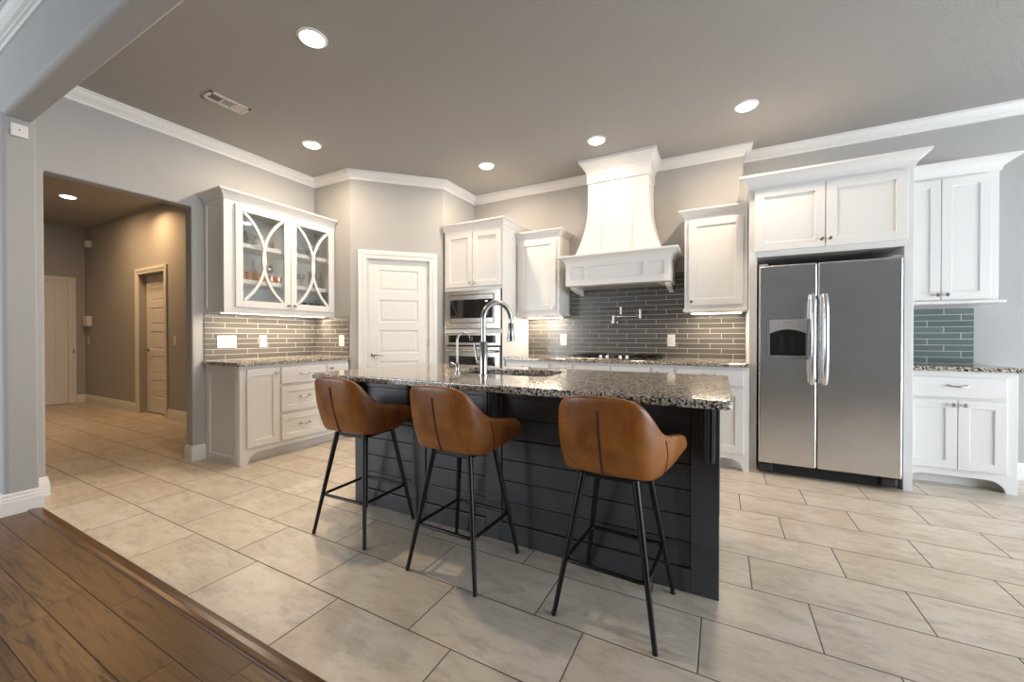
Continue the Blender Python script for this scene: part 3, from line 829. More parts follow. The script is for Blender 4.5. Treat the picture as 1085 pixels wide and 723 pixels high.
# ---- refrigerator
RX0, RX1, RG = 0.274, 1.160, 0.661
YD = 3.845
fr = front_y(YD)
c = thing('refrigerator', (0.717, 4.2, 0), 'stainless side-by-side refrigerator with ice and water dispenser', 'refrigerator')
MB().box(RX0 + 0.006, RX1 - 0.006, YD + 0.075, 4.58, 0.02, 1.705).build('body', 'greyplastic', c, 0.004)
def fridge_door(u0, u1, hole=None):
    b = MB()
    if hole: b.slab(fr, [u0, hole[0], hole[1], u1], [0.098, hole[2], hole[3], 1.714], {(1, 1)}, -0.07, 0, 0.055)
    else: b.slab(fr, [u0, u1], [0.098, 1.714], set(), -0.07, 0, 0)
    return b.build('door', 'steel', c, 0.012, seg=4)
dl = fridge_door(RX0, RG - 0.003, (0.340, 0.600, 0.968, 1.262))
dr = fridge_door(RG + 0.003, RX1)
# dispenser
b = MB()
b.fbox(fr, 0.334, 0.348, -0.05, 0.006, 0.958, 1.272).fbox(fr, 0.592, 0.606, -0.05, 0.006, 0.958, 1.272).fbox(fr, 0.348, 0.592, -0.05, 0.010, 0.958, 0.982)
b.build('dispenser_frame', 'greyplastic', dl, 0.003)
pts = [(0.346, 1.270), (0.346, 1.160)] + [(0.346 + 0.248 * i / 10, 1.160 + 0.034 * math.sin(PI * i / 10)) for i in range(1, 10)] + [(0.594, 1.160), (0.594, 1.270)]
MB().prism(fr, pts, -0.04, 0.010).build('dispenser_panel', 'midgrey', dl, 0.002)
MB().fbox(fr, 0.348, 0.592, -0.053, -0.049, 0.980, 1.20).build('dispenser_niche', 'dark', dl)
MB().fbox(fr, 0.44, 0.50, 0.0098, 0.0105, 1.246, 1.251).fbox(fr, 0.40, 0.415, 0.0098, 0.0105, 1.215, 1.222).fbox(fr, 0.43, 0.445, 0.0098, 0.0105, 1.215, 1.222).fbox(fr, 0.46, 0.475, 0.0098, 0.0105, 1.215, 1.222).fbox(fr, 0.49, 0.505, 0.0098, 0.0105, 1.215, 1.222).build('dispenser_buttons', 'greyplastic', dl)
pa = MB()
for u in (0.415, 0.49):
    pa.fbox(fr, u, u + 0.04, -0.046, -0.038, 1.0, 1.10)
    pa.fbox(fr, u + 0.008, u + 0.032, -0.046, -0.030, 1.095, 1.140)
pa.build('dispenser_paddle', 'darkgrey', dl, 0.001)
for u, par in ((RG - 0.036, dl), (RG + 0.042, dr)):
    b = MB()
    pts, rr = [], []
    for i in range(15):
        t_ = i / 14
        z = 0.770 + t_ * 0.69
        pts.append(fr.p(u, 0.014 + 0.046 * math.sin(PI * t_) ** 0.45, z)); rr.append(0.020)
    b.tube(pts, rr, 14)
    b.build('handle', 'steel', par)
b = MB().box(RX0 + 0.01, RX1 - 0.01, YD + 0.045, YD + 0.08, 0.022, 0.092)
for i in range(5): b.box(RX0 + 0.11, RX1 - 0.13, YD + 0.037, YD + 0.046, 0.030 + i * 0.012, 0.036 + i * 0.012)
b.build('grille', 'dark', c, 0.001)
for u in (RX0 + 0.055, RX1 - 0.065):
    MB().box(u - 0.045, u + 0.045, YD + 0.02, YD + 0.06, 0.024, 0.088).build('foot_cover', 'darkgrey', c, 0.012, seg=3)
for u in (RX0 + 0.03, RX1 - 0.03):
    MB().box(u - 0.03, u + 0.03, YD + 0.005, YD + 0.10, 1.714, 1.730).build('hinge_cover', 'midgrey', c, 0.004)
for u in (RX0 + 0.08, RX1 - 0.08):
    MB().lathe([(0.02, 0), (0.02, 0.025)], (u, 4.45, 0), (0, 0, 1), 12).build('foot', 'dark', c)

# ---- right base cabinet, counter, wall cabinet
YR = 4.180
fr2 = front_y(YR)
c = thing('base_cabinet', (1.56, 4.42, 0), 'small white base cabinet with one drawer beyond the refrigerator', 'cabinet')
MB().box(1.242, 1.872, YR + 0.02, YB2 - 0.001, 0.105, ZT).box(1.242, 1.85, YR + 0.10, YB2 - 0.001, 0, 0.11).build('body', 'white', c)
MB().fbox(fr2, 1.242, 1.872, -0.02, 0, 0.122, ZT).build('face_frame', 'white', c, 0.002)
apron(fr2, 1.242, 1.872, 0.035, 0.058, 0.122, -0.02, 0, c, 0.085, 0.10)
MB().box(1.852, 1.872, YR + 0.02, YB2 - 0.002, 0, 0.11).build('side_foot', 'white', c, 0.002)
d = flat_front(fr2, 1.262, 1.812, 0.680, 0.830, 0, c); pull(fr2, 1.558, 0.768, 0.02, d)
for u0, u1, k in ((1.262, 1.557, 1.527), (1.561, 1.812, 1.590)):
    d = shaker(fr2, u0, u1, 0.142, 0.660, 0, c); knob(fr2, k, 0.625, 0.02, d)
counter(1.242, 1.905, 4.150, YB2 - 0.012, 'short granite countertop on the cabinet beyond the refrigerator')
YU = 4.335
fu2 = front_y(YU)
c = thing('upper_cabinet', (1.54, 4.49, 1.385), 'white two-door wall cabinet hung beyond the refrigerator', 'cabinet')
MB().box(1.2425, 1.836, YU, YB2 - 0.001, 1.410, 2.385).build('body', 'white', c, 0.002)
MB().box(1.2425, 1.868, YU - 0.03, YB2 - 0.001, 1.390, 1.412).build('light_rail', 'white', c, 0.005)
for u0, u1, k in ((1.262, 1.516, 1.492), (1.520, 1.790, 1.546)):
    d = shaker(fu2, u0, u1, 1.424, 2.366, 0, c, rail=0.06); knob(fu2, k, 1.462, 0.02, d)
MB().sweep([(1.2425, YU), (1.836, YU), (1.836, YB2 - 0.002)], crown_prof(0.09, 0.095), 2.382).build('crown', 'white', c)
MB().box(1.2425, 1.836, YU, YB2 - 0.002, 2.384, 2.476).build('crown_blocking', 'white', c)

# ------------------------------------------------------------------ island
IX0, IX1, IY0, IY1 = -2.240, -0.006, 1.910, 2.600
fi = front_y(IY0)
c = thing('kitchen_island', (-1.12, 2.25, 0), 'charcoal shiplap island base under the large granite top', 'island')
b = MB()
b.box(IX0 + 0.002, -1.66, IY0 + 0.03, IY1 - 0.02, 0.0, ZT - 0.003).box(-0.845, IX1 - 0.002, IY0 + 0.03, IY1 - 0.02, 0, ZT - 0.003)
b.box(-1.66, -0.845, IY0 + 0.03, IY1 - 0.02, 0, 0.655).box(-1.66, -0.845, IY0 + 0.03, 2.02, 0.65, ZT - 0.003).box(-1.66, -0.845, 2.49, IY1 - 0.02, 0.65, ZT - 0.003)
b.build('body', 'island', c)
stiles = [(IX0, -2.150), (-1.726, -1.620), (-1.180, -1.080), (-0.118, IX1)]
b = MB()
for u0, u1 in stiles: b.fbox(fi, u0, u1, -0.025, 0, 0, ZT - 0.003)
for (a, e), (f_, g_) in zip(stiles[:-1], stiles[1:]):
    b.fbox(fi, e, f_, -0.025, 0, 0, 0.105); b.fbox(fi, e, f_, -0.025, 0, 0.80, ZT - 0.003)
b.build('frame', 'island', c, 0.003)
for (a, e), (f_, g_) in zip(stiles[:-1], stiles[1:]):
    b = MB()
    n_ = 6; hgt = (0.80 - 0.105) / n_
    for i in range(n_): b.fbox(fi, e + 0.001, f_ - 0.001, -0.026, -0.010, 0.105 + i * hgt + 0.003, 0.105 + (i + 1) * hgt - 0.001)
    b.build('shiplap_panel', 'island', c, 0.003)
for x in (IX0 + 0.046, -1.672, -1.125, -0.049):
    y1 = IY0 - 0.085
    b = MB().box(x - 0.027, x + 0.027, y1 + 0.008, IY0, 0.612, ZT - 0.003)
    b.box(x - 0.016, x + 0.006, y1, y1 + 0.0081, 0.612, ZT - 0.003).box(x + 0.012, x + 0.020, y1, y1 + 0.0081, 0.612, ZT - 0.003)
    b.build('corbel', 'island', c, 0.003)
# working side
fw = Frame((0, IY1, 0), (-1, 0, 0), (0, 1, 0))
MB().fbox(fw, -IX1, -IX0, -0.022, 0, 0.1, ZT - 0.003).build('face_frame', 'island', c, 0.002)
for i in range(4):
    u0 = -IX1 + 0.03 + i * 0.545
    shaker(fw, u0, u0 + 0.525, 0.14, 0.84, 0, c, mat='island')
counter(-2.272, 0.036, 1.600, 2.640, 'large speckled granite top on the island, with sink cut-out', z1=0.908, hole=(-1.62, -0.885, 2.065, 2.455))

t = thing('sink', (-1.25, 2.26, 0.66), 'undermount steel double sink set into the island granite', 'sink')
for x0, x1 in ((-1.635, -1.275), (-1.235, -0.87)):
    b = MB()
    y0, y1, z0, z1, w_ = 2.05, 2.47, 0.67, 0.8735, 0.004
    b.box(x0, x1, y0, y1, z0 - w_, z0).box(x0, x0 + w_, y0, y1, z0, z1).box(x1 - w_, x1, y0, y1, z0, z1).box(x0, x1, y0, y0 + w_, z0, z1).box(x0, x1, y1 - w_, y1, z0, z1)
    o = b.build('basin', 'sinksteel', t)
    MB().lathe([(0.045, 0), (0.045, 0.003), (0.035, 0.003), (0.03, 0.001)], ((x0 + x1) / 2, 2.26, z0), (0, 0, 1), 20).build('drain', 'chrome', o)
MB().box(-1.277, -1.233, 2.052, 2.468, 0.80, 0.862).build('divider', 'sinksteel', t, 0.006)

FZ = 0.908
t = thing('kitchen_faucet', (-1.235, 1.975, FZ), 'tall brushed gooseneck faucet with pull-down head at the island sink', 'faucet')
MB().lathe([(0.030, 0), (0.030, 0.006), (0.024, 0.010), (0.0235, 0.195), (0.020, 0.20)], (-1.235, 1.975, FZ), (0, 0, 1), 24).build('base', 'chrome', t)
ex, ey = -1.172, 2.200
dx, dy = ex + 1.235, ey - 1.975
pts = [(-1.235, 1.975, FZ + 0.19), (-1.235, 1.975, 1.20), (-1.235, 1.975, 1.24)]
for i in range(1, 17):
    a = PI * i / 16
    k = (1 - math.cos(a)) / 2
    pts.append((-1.235 + dx * k, 1.975 + dy * k, 1.24 + 0.103 * math.sin(a)))
pts.append((ex, ey, 1.215))
MB().tube(pts, 0.0155, 16).build('spout', 'chrome', t)
MB().lathe([(0.016, 0.0), (0.018, -0.005), (0.019, -0.06), (0.026, -0.10), (0.027, -0.112), (0.020, -0.116)], (ex, ey, 1.222), (0, 0, 1), 20).build('spray_head', 'chrome', t)
b = MB().lathe([(0.019, 0), (0.019, 0.05), (0.014, 0.056)], (-1.235, 1.975, FZ + 0.075), (-0.93, 0.35, 0), 16)
b.tube([(-1.290, 1.996, FZ + 0.082), (-1.298, 1.998, FZ + 0.11), (-1.318, 2.004, FZ + 0.19)], [0.009, 0.008, 0.006], 10)
b.build('lever_handle', 'chrome', t)
t = thing('filter_faucet', (-1.465, 2.035, FZ), 'slim small gooseneck water faucet beside the tall one', 'faucet')
MB().lathe([(0.020, 0), (0.020, 0.006), (0.013, 0.012), (0.013, 0.06), (0.008, 0.066)], (-1.465, 2.035, FZ), (0, 0, 1), 18).build('base', 'chrome', t)
pts = [(-1.465, 2.035, FZ + 0.06), (-1.465, 2.035, 1.115)]
for i in range(1, 13):
    a = PI * 0.86 * i / 12
    k = (1 - math.cos(a)) / 2
    pts.append((-1.465 + 0.03 * k, 2.035 + 0.095 * k, 1.115 + 0.046 * math.sin(a)))
MB().tube(pts, 0.0065, 12).build('spout', 'chrome', t)
b = MB().lathe([(0.012, 0), (0.012, 0.03), (0.02, 0.034), (0.02, 0.05), (0.012, 0.054)], (-1.465, 2.035, FZ + 0.038), (-0.95, -0.3, 0.25), 14)
b.build('valve_handle', 'chrome', t)

# ------------------------------------------------------------------ cooktop and pot filler
t = thing('cooktop', (-0.95, 4.11, CT), 'low gas cooktop with black grates set on the back counter', 'cooktop')
MB().box(-1.365, -0.535, 3.875, 4.375, CT + 0.0003, CT + 0.009).build('deck', 'steelh', t, 0.004)
for gx in (-1.235, -0.665):
    b = MB()
    for y in (3.93, 4.12, 4.32): b.box(gx - 0.12, gx + 0.12, y - 0.006, y + 0.006, CT + 0.026, CT + 0.038)
    for x in (gx - 0.12, gx, gx + 0.12): b.box(x - 0.006, x + 0.006, 3.925, 4.325, CT + 0.026, CT + 0.038)
    for x in (gx - 0.115, gx + 0.115):
        for y in (3.93, 4.32): b.box(x - 0.007, x + 0.007, y - 0.007, y + 0.007, CT + 0.009, CT + 0.03)
    b.build('grate', 'black', t, 0.002)
    for y in (4.02, 4.23): MB().lathe([(0.045, 0), (0.045, 0.008), (0.03, 0.012), (0.03, 0.016)], (gx, y, CT + 0.009), (0, 0, 1), 18).build('burner', 'black', t)
MB().lathe([(0.06, 0), (0.06, 0.008), (0.045, 0.012), (0.045, 0.016)], (-0.95, 4.23, CT + 0.009), (0, 0, 1), 20).build('burner', 'black', t)
for x in (-1.075, -1.01, -0.88, -0.815):
    MB().lathe([(0.020, 0), (0.020, 0.008), (0.016, 0.012), (0.015, 0.030), (0.0, 0.031)], (x, 3.935, CT + 0.009), (0, 0, 1), 16).build('knob', 'nickel', t)

t = thing('pot_filler', (-1.06, YB - 0.01, 1.29), 'folding metal pot filler tap mounted on the tiled wall', 'faucet')
y0 = YB - 0.010
b = MB().lathe([(0.036, 0), (0.036, 0.006), (0.024, 0.014), (0.016, 0.018), (0.016, 0.07)], (-1.058, y0, 1.296), (0, -1, 0), 20)
b.tube([(-1.095, y0 - 0.055, 1.296), (-1.02, y0 - 0.055, 1.296)], 0.011, 10)
b.tube([(-1.058, y0 - 0.06, 1.285), (-1.058, y0 - 0.06, 1.368)], 0.013, 12)
b.build('wall_valve', 'nickel', t)
MB().tube([(-1.058, y0 - 0.06, 1.352), (-0.768, y0 - 0.075, 1.352)], 0.0105, 12).build('lower_arm', 'nickel', t)
MB().tube([(-0.768, y0 - 0.075, 1.330), (-0.768, y0 - 0.075, 1.425)], 0.0155, 12).build('elbow', 'nickel', t)
MB().tube([(-0.768, y0 - 0.075, 1.405), (-0.968, y0 - 0.095, 1.405)], 0.0105, 12).build('upper_arm', 'nickel', t)
b = MB().tube([(-0.968, y0 - 0.095, 1.375), (-0.968, y0 - 0.095, 1.452)], [0.014, 0.013], 12)
b.tube([(-0.968, y0 - 0.095, 1.450), (-1.035, y0 - 0.098, 1.456)], [0.009, 0.006], 10)
b.build('spout_valve', 'nickel', t)

# ------------------------------------------------------------------ bar stools
def stool():
    root = thing('bar_stool', (0, 0, 0), 'tan leather bar stool', 'stool', 'leather stools at the island')
    st = [((0, -.256, .914), (0, -.182, .602)), ((.075, -.255, .913), (.075, -.180, .600)), ((.137, -.243, .903), (.137, -.168, .597)),
          ((.178, -.207, .868), (.172, -.140, .592)), ((.200, -.152, .812), (.187, -.090, .589)), ((.214, -.104, .764), (.197, -.038, .590)),
          ((.235, -.042, .752), (.208, .018, .600)), ((.253, .030, .746), (.222, .066, .614)), ((.262, .094, .732), (.236, .104, .640)), ((.260, .122, .700), (.250, .122, .668))]
    full = [((-a[0], a[1], a[2]), (-b_[0], b_[1], b_[2])) for a, b_ in st[:0:-1]] + st
    th = 0.030
    rows = []
    nv = 6
    for (tp, bt) in full:
        tp, bt = Vector(tp), Vector(bt)
        tgt = Vector((tp.x * 0.35, 0.06, 0)); inn = Vector((tgt.x - tp.x, tgt.y - tp.y, 0))
        if abs(tp.x) > 0.2: inn = Vector((-math.copysign(1, tp.x), 0.12, 0))
        inn.normalize()
        loop = []
        for k in range(nv + 1):
            q_ = k / nv
            p_ = bt.lerp(tp, q_)
            bulge = 0.013 * math.sin(PI * min(1, q_ * 1.05))
            loop.append(p_ - inn * bulge)
        hgt_ = (tp - bt).length
        t2 = min(th, hgt_ * 0.8 + 0.006)
        rim = tp + inn * t2 * 0.5 + Vector((0, 0, 0.004))
        loop.append(rim)
        for k in range(nv, -1, -1):
            q_ = k / nv
            p_ = bt.lerp(tp, q_)
            loop.append(p_ + inn * (t2 - 0.006 * math.sin(PI * q_)))
        rows.append(loop)
    b = MB(); k = len(rows[0])
    vs = [p_ for r_ in rows for p_ in r_]
    fs_ = [(i * k + j, i * k + (j + 1) % k, (i + 1) * k + (j + 1) % k, (i + 1) * k + j) for i in range(len(rows) - 1) for j in range(k)]
    fs_.append(tuple(range(k))); fs_.append(tuple((len(rows) - 1) * k + j for j in range(k))[::-1])
    b.add(vs, fs_, True)
    b.build('backrest', 'leather', root, sub=2)
    # seat pan and cushion
    ol = [(-.192, .135), (-.206, .06), (-.192, -.03), (-.170, -.085), (-.125, -.150), (-.06, -.170), (.06, -.170), (.125, -.150), (.170, -.085), (.192, -.03), (.206, .06), (.192, .135), (.12, .150), (-.12, .150)]
    def pad(name, z0, z1, sc):
        b = MB(); n_ = len(ol); vs, fs_ = [], []
        for (zz, s_) in ((z0, sc * 0.90), (z0 + (z1 - z0) * 0.35, sc), (z0 + (z1 - z0) * 0.7, sc), (z1, sc * 0.90)):
            vs += [(x * s_, .02 + (y - .02) * s_, zz) for x, y in ol]
        for r_ in range(3):
            for i in range(n_): fs_.append((r_ * n_ + i, r_ * n_ + (i + 1) % n_, (r_ + 1) * n_ + (i + 1) % n_, (r_ + 1) * n_ + i))
        vs.append((0, .02, z0)); vs.append((0, .02, z1 + 0.008))
        for i in range(n_):
            fs_.append((i, (i + 1) % n_, 4 * n_)); fs_.append((3 * n_ + i, 3 * n_ + (i + 1) % n_, 4 * n_ + 1))
        b.add(vs, fs_, True); b.build(name, 'leather', root, sub=2)
    pad('seat', 0.585, 0.650, 1.0)
    # centre seam and side seams
    def outer(i, q_):
        tp, bt = Vector(st[i][0]), Vector(st[i][1])
        return bt.lerp(tp, q_)
    b = MB()
    b.tube([(0.0, -.182 - .074 * q_ - 0.0115 * math.sin(PI * q_), .602 + .312 * q_) for q_ in [0.0, .1, .2, .3, .4, .5, .6, .7, .8, .83]], 0.0045, 8)
    b.build('seam', 'seam', root)
    for s in (-1, 1):
        tp, bt = st[5]
        pts = []
        for q_ in [0.02, .15, .3, .45, .6, .75, .9]:
            p_ = Vector(bt).lerp(Vector(tp), q_); p_.x += 0.0125 * math.sin(PI * q_) + 0.0005; p_.x *= s; pts.append(p_)
        MB().tube(pts, 0.0018, 6).build('side_seam', 'seam', root)
    # mounting plate
    MB().box(-.11, .11, -.11, .11, .560, .588).build('mount_plate', 'black', root, 0.006)
    for sx in (-1, 1):
        for sy in (-1, 1):
            l = MB().tube([(sx * .108, sy * .108, .578), (sx * .110, sy * .110, .562), (sx * .197, sy * .195, .012)], [.0145, .0145, .0095], 14).build('leg', 'black', root)
            MB().lathe([(.0105, 0), (.0105, .016), (.009, .018)], (sx * .198, sy * .196, 0), (0, 0, 1), 12).build('foot_cap', 'black', l)
    # foot ring, square with rounded corners
    r_, q_ = .030, .163
    ring = [(x, y, .222) for x, y in arc(q_ - r_, q_ - r_, r_, 0, 90, 5) + arc(-q_ + r_, q_ - r_, r_, 90, 180, 5) + arc(-q_ + r_, -q_ + r_, r_, 180, 270, 5) + arc(q_ - r_, -q_ + r_, r_, 270, 360, 5)]
    MB().tube(ring, .0085, 10, closed=True).build('foot_ring', 'black', root)
    return root
def copy_tree(o, parent=None):
    c_ = o.copy(); COL.objects.link(c_)
    if parent: c_.parent = parent
    for ch_ in list(o.children): copy_tree(ch_, c_)
    return c_
s0 = stool()
spots = [(-1.886, 1.682, 2.0, 'tan leather bar stool by the island end nearest the glass-door cabinet'),
         (-1.146, 1.652, -1.2, 'middle tan leather bar stool of the three, in front of the tall faucet'),
         (-0.394, 1.690, -3.0, 'tan leather bar stool at the island end nearest the refrigerator')]
for i, (x, y, a, lab) in enumerate(spots):
    o = s0 if i == 0 else copy_tree(s0)
    o.location = (x, y, 0); o.rotation_euler = (0, 0, math.radians(a)); o['label'] = lab

# ------------------------------------------------------------------ plates and small wall things
def wall_plate(fr, u0, u1, z0, z1, gangs, kind, label, n=0.0101, name='outlet', cat='outlet', w_mat='plate'):
    t = thing(name, fr.p((u0 + u1) / 2, n, z0), label, cat)
    MB().fbox(fr, u0, u1, n, n + 0.006, z0, z1).build('cover_plate', w_mat, t, 0.002)
    for i in range(gangs):
        cx = u0 + (u1 - u0) * (i + 0.5) / gangs; zm = (z0 + z1) / 2
        if kind == 'switch':
            MB().fbox(fr, cx - 0.016, cx + 0.016, n + 0.006, n + 0.009, zm - 0.033, zm + 0.033).build('rocker', 'plate', t, 0.001)
        elif kind == 'toggle':
            MB().fbox(fr, cx - 0.005, cx + 0.005, n + 0.006, n + 0.016, zm - 0.004, zm + 0.012).build('toggle', 'plate', t, 0.001)
        else:
            for s in (-1, 1):
                MB().lathe([(0.016, 0), (0.016, 0.002)], fr.p(cx, n + 0.006, zm + s * 0.02), fr.n, 16).build('socket', 'plate', t)
                MB().fbox(fr, cx - 0.007, cx - 0.005, n + 0.0081, n + 0.0086, zm + s * 0.02 - 0.003, zm + s * 0.02 + 0.006).fbox(fr, cx + 0.005, cx + 0.007, n + 0.0081, n + 0.0086, zm + s * 0.02 - 0.003, zm + s * 0.02 + 0.006).build('slots', 'dark', t)
    return t
fwl = front_x(XL)
wall_plate(fwl, 2.022, 2.190, 1.024, 1.143, 3, 'toggle', 'wide white three-switch plate on the left backsplash', name='light_switch', cat='switch')
wall_plate(fwl, 2.413, 2.489, 1.024, 1.145, 1, 'outlet', 'white outlet beside the wide three-switch plate')
wall_plate(front_y(3.066), -3.833, -3.750, 1.025, 1.150, 1, 'toggle', 'white single switch on the short tiled wall by the pantry door', name='light_switch', cat='switch')
wall_plate(front_y(YB), -1.700, -1.620, 1.028, 1.162, 1, 'outlet', 'white outlet on the backsplash between oven tower and cooktop')
wall_plate(front_y(YB), -0.503, -0.427, 1.030, 1.156, 1, 'outlet', 'white outlet on the backsplash between cooktop and refrigerator')
wall_plate(hall, -6.555, -6.475, 1.02, 1.14, 1, 'switch', 'white light switch on the hall wall near the panelled door', n=0.0005, name='light_switch', cat='switch')
wall_plate(hall, -9.60, -9.54, 0.99, 1.13, 1, 'switch', 'small white switch under the hall keypad box', n=0.0005, name='light_switch', cat='switch')
t = thing('alarm_keypad', hall.p(-9.52, 0, 1.31), 'white keypad box on the hall wall near the far door', 'keypad')
MB().fbox(hall, -9.62, -9.42, 0.0005, 0.06, 1.31, 1.475).build('housing', 'plate', t, 0.006)
MB().fbox(Frame((-9.62, 2.6, 0), (0, -1, 0), (-1, 0, 0)), 0.012, 0.05, 0, 0.002, 1.34, 1.45).build('screen', 'dark', t)
t = thing('motion_sensor', hall.p(-9.45, 0, 2.63), 'small white box sensor high on the hall wall', 'sensor')
MB().fbox(hall, -9.50, -9.40, 0.0005, 0.075, 2.635, 2.745).build('housing', 'plate', t, 0.006)
MB().fbox(hall, -9.48, -9.42, 0.075, 0.079, 2.66, 2.72).build('lens', 'trim', t, 0.002)
fc = front_x(-4.0)
t = thing('wall_sensor', fc.p(0.775, 0, 2.42), 'square white sensor high on the column by the beam', 'sensor')
MB().fbox(fc, 0.738, 0.812, 0.0005, 0.018, 2.418, 2.500).build('housing', 'plate', t, 0.008, seg=3)
MB().lathe([(0.004, 0), (0.004, 0.0005)], fc.p(0.775, 0.018, 2.462), fc.n, 10).build('indicator', 'dark', t)

# ------------------------------------------------------------------ ceiling fixtures
def can(x, y, label, power, r=0.088, color=WARM):
    t = thing('recessed_light', (x, y, ZC - 0.012), label, 'light', 'recessed ceiling lights')
    MB().lathe([(r, 0), (r, -0.004), (r * 0.86, -0.010), (r * 0.80, -0.010), (r * 0.78, -0.004), (r * 0.78, 0)], (x, y, ZC), (0, 0, 1), 40).build('trim_ring', 'trim', t)
    MB().lathe([(r * 0.78, 0.0), (r * 0.78, -0.008), (r * 0.70, -0.013), (r * 0.45, -0.017), (0.0, -0.018)], (x, y, ZC - 0.0045), (0, 0, 1), 40).build('lens', 'lamp', t)
    area_light('can_lamp', (x, y, ZC - 0.026), 0.11, power, color)
can(-2.236, 1.593, 'recessed ceiling light largest in view, over the near end of the kitchen', CAN_W)
can(-3.480, 2.471, 'recessed ceiling light in front of the glass-door cabinet', CAN_W)
can(-2.247, 3.658, 'recessed ceiling light in front of the oven tower', CAN_W)
can(-1.044, 3.667, 'recessed ceiling light just in front of the hood', CAN_W * 0.32)
can(0.167, 3.679, 'recessed ceiling light above the refrigerator', CAN_W)
can(-7.606, 1.883, 'recessed ceiling light in the hall', HALL_W, 0.090, (1.0, 0.61, 0.30))
# the hall has another lamp above the panelled door, out of sight behind the opening's header
area_light('hall_lamp', (-6.85, 2.22, ZC - 0.02), 0.11, HALL_W * 0.9, (1.0, 0.61, 0.30), spread=math.radians(150))

t = thing('ceiling_vent', (-3.45, 1.716, ZC - 0.012), 'long beige ceiling air vent with three louvred sections', 'vent')
fv = Frame((0, 0, 0), (0, 1, 0), (1, 0, 0))
VX0, VX1, VY0, VY1 = -3.522, -3.378, 1.571, 1.862
b = MB()
dv = [VY0 + 0.024, VY0 + 0.100, VY0 + 0.112, VY0 + 0.182, VY0 + 0.194, VY1 - 0.024]
b.box(VX0, VX1, VY0, dv[0], ZC - 0.010, ZC).box(VX0, VX1, dv[5], VY1, ZC - 0.010, ZC)
b.box(VX0, VX1, dv[1], dv[2], ZC - 0.010, ZC).box(VX0, VX1, dv[3], dv[4], ZC - 0.010, ZC)
b.box(VX0, VX0 + 0.026, VY0, VY1, ZC - 0.010, ZC).box(VX1 - 0.026, VX1, VY0, VY1, ZC - 0.010, ZC)
vent_mat = plain('vent_paint', (0.62, 0.58, 0.53), 0.4)
b.build('frame', vent_mat, t, 0.002)
MB().box(VX0 + 0.02, VX1 - 0.02, VY0 + 0.02, VY1 - 0.02, ZC - 0.0015, ZC - 0.0005).build('backing', 'dark', t)
for (y0_, y1_, ang) in ((dv[0], dv[1], 40), (dv[2], dv[3], 0), (dv[4], dv[5], -40)):
    b = MB()
    if ang == 0:
        for i in range(5):
            x = VX0 + 0.036 + i * 0.0180; b.box(x, x + 0.0030, y0_, y1_, ZC - 0.007, ZC - 0.003)
    else:
        for i in range(5):
            y = y0_ + 0.004 + i * (y1_ - y0_ - 0.008) / 4.5; w_ = 0.0120 if ang < 0 else 0.0030
            b.box(VX0 + 0.026, VX1 - 0.026, y, y + w_, ZC - 0.0065, ZC - 0.003)
    b.build('louvres', vent_mat, t)

# ------------------------------------------------------------------ glassware behind the glass doors
def tumbler(name, x, y, z, r, h, mat, label, cat, group=None, stem=False, flare=1.12, bowl=None):
    b = MB()
    if bowl: pr_ = bowl
    elif stem:
        pr_ = [(r * 0.75, 0), (r * 0.75, 0.004), (0.005, 0.008), (0.004, h * 0.45), (r * 0.6, h * 0.52), (r, h * 0.70), (r * 0.95, h * 0.86), (r * 0.82, h), (r * 0.79, h), (r * 0.90, h * 0.84), (r * 0.95, h * 0.70), (r * 0.5, h * 0.54)]
    else:
        pr_ = [(r, 0), (r * flare, h), (r * flare - 0.003, h), (r - 0.003, 0.008), (0.0, 0.008)]
    b.lathe(pr_, (x, y, z), (0, 0, 1), 20)
    o = b.build(name, mat, None, base=(x, y, z))
    return tag(o, label, cat, group)
T1, T2, T3 = 2.0145, 1.6745, UZ0 + 0.0305
g1 = 'glassware in the glass-door cabinet'
tumbler('glass_jar', -4.11, 2.155, T1, 0.05, 0.20, 'ware', 'big round clear glass vessel on the top shelf, left cabinet door', 'vase', g1, bowl=[(0.035, 0), (0.06, 0.02), (0.068, 0.07), (0.055, 0.13), (0.035, 0.16), (0.042, 0.19), (0.039, 0.19), (0.032, 0.16), (0.052, 0.13), (0.064, 0.07), (0.05, 0.02), (0, 0.008)])
jg = thing('pitcher', (-4.10, 2.335, T1), 'white china pitcher on the top shelf behind the glass', 'pitcher', g1)
MB().lathe([(0.035, 0), (0.05, 0.02), (0.054, 0.05), (0.044, 0.085), (0.036, 0.10), (0.042, 0.125), (0.038, 0.125), (0.032, 0.10), (0.040, 0.08), (0.0, 0.02)], (-4.10, 2.335, T1), (0, 0, 1), 22).build('body', 'china', jg)
MB().tube([(-4.10, 2.38, T1 + 0.10), (-4.10, 2.415, T1 + 0.095), (-4.10, 2.42, T1 + 0.06), (-4.10, 2.388, T1 + 0.035)], 0.006, 8).build('handle', 'china', jg)
tumbler('small_glass', -4.08, 2.435, T1, 0.026, 0.085, 'ware', 'small clear glass between the white pitcher and the door edge', 'glass', g1)
for i in range(4):
    tumbler('amber_tumbler', -4.03, 2.125 + i * 0.066, T2, 0.027, 0.082, 'amber', ['amber tumbler first in the row, by the cabinet side', 'amber tumbler second in the middle-shelf row', 'amber tumbler third in the middle-shelf row', 'amber tumbler last in the middle-shelf row'][i], 'glass', 'amber tumblers on the middle shelf', flare=1.02)
tumbler('bottle', -4.15, 2.30, T2, 0.03, 0.22, 'ware', 'tall slim clear bottle behind the amber tumblers', 'bottle', g1, bowl=[(0.03, 0), (0.032, 0.01), (0.032, 0.12), (0.012, 0.16), (0.011, 0.21), (0.014, 0.22), (0.009, 0.22)])
tumbler('wine_glass', -4.09, 2.42, T2, 0.042, 0.19, 'ware', 'balloon wine glass on the middle shelf above the copper mugs', 'glass', g1, stem=True)
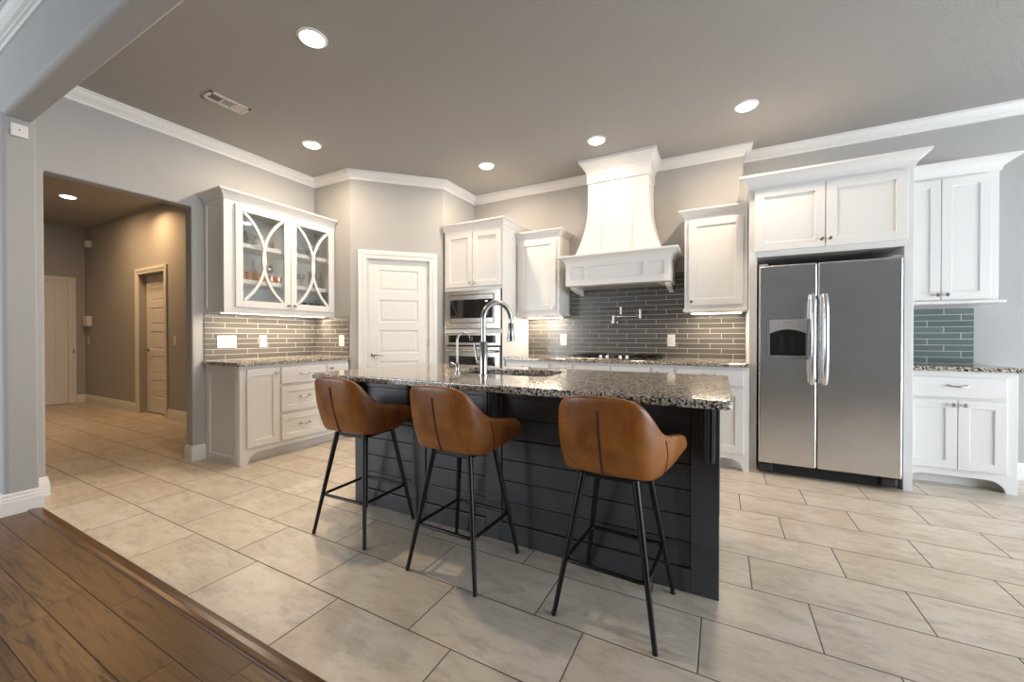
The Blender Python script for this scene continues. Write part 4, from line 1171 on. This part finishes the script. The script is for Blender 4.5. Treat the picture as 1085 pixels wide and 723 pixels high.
for i in range(2):
    x, y = -4.00, 2.385 + i * 0.075
    m_ = thing('copper_mug', (x, y, T2), ['copper mug under the balloon wine glass', 'copper mug beside the middle stile of the glass doors'][i], 'mug', 'copper mugs on the middle shelf')
    MB().lathe([(0.026, 0), (0.030, 0.01), (0.030, 0.065), (0.027, 0.065), (0.026, 0.01), (0, 0.008)], (x, y, T2), (0, 0, 1), 20).build('body', 'copper', m_)
    MB().tube([(x + 0.02, y - 0.022, T2 + 0.055), (x + 0.042, y - 0.03, T2 + 0.05), (x + 0.042, y - 0.03, T2 + 0.022), (x + 0.02, y - 0.022, T2 + 0.016)], 0.004, 8).build('handle', 'copper', m_)
for i, y in enumerate((2.63, 2.69)):
    tumbler('small_glass', -4.08, y, T1, 0.024, 0.085, 'ware', ['short clear glass by the middle stile on the top shelf', 'short clear glass next to the glass bowl on the top shelf'][i], 'glass', g1)
tumbler('glass_bowl', -4.09, 2.90, T1, 0.05, 0.12, 'ware', 'clear glass bowl on the top shelf at the pantry side', 'bowl', g1, bowl=[(0.03, 0), (0.05, 0.02), (0.082, 0.10), (0.079, 0.10), (0.046, 0.022), (0, 0.01)])
for i, y in enumerate((2.62, 2.69, 2.76)):
    tumbler('goblet', -4.07, y, T2, 0.031, 0.14, 'ware', ['stemmed goblet closest to the middle stile', 'middle one of three stemmed goblets', 'stemmed goblet nearest the flute glasses'][i], 'glass', 'goblets on the middle shelf', stem=True)
for i, y in enumerate((2.86, 2.92, 2.98)):
    tumbler('flute_glass', -4.07, y, T2, 0.018, 0.19, 'ware', ['tall flute glass next to the goblets', 'tall flute glass between two others', 'tall flute glass at the cabinet end'][i], 'glass', 'flutes on the middle shelf')
for i, y in enumerate((2.72, 2.80, 2.88, 2.955)):
    tumbler('dark_glass', -4.04, y, T3, 0.032, 0.10, 'smoke', ['smoky dark glass first on the cabinet floor', 'smoky dark glass second on the cabinet floor', 'smoky dark glass third on the cabinet floor', 'smoky dark glass last, by the pantry wall'][i], 'glass', 'dark glasses on the cabinet floor')
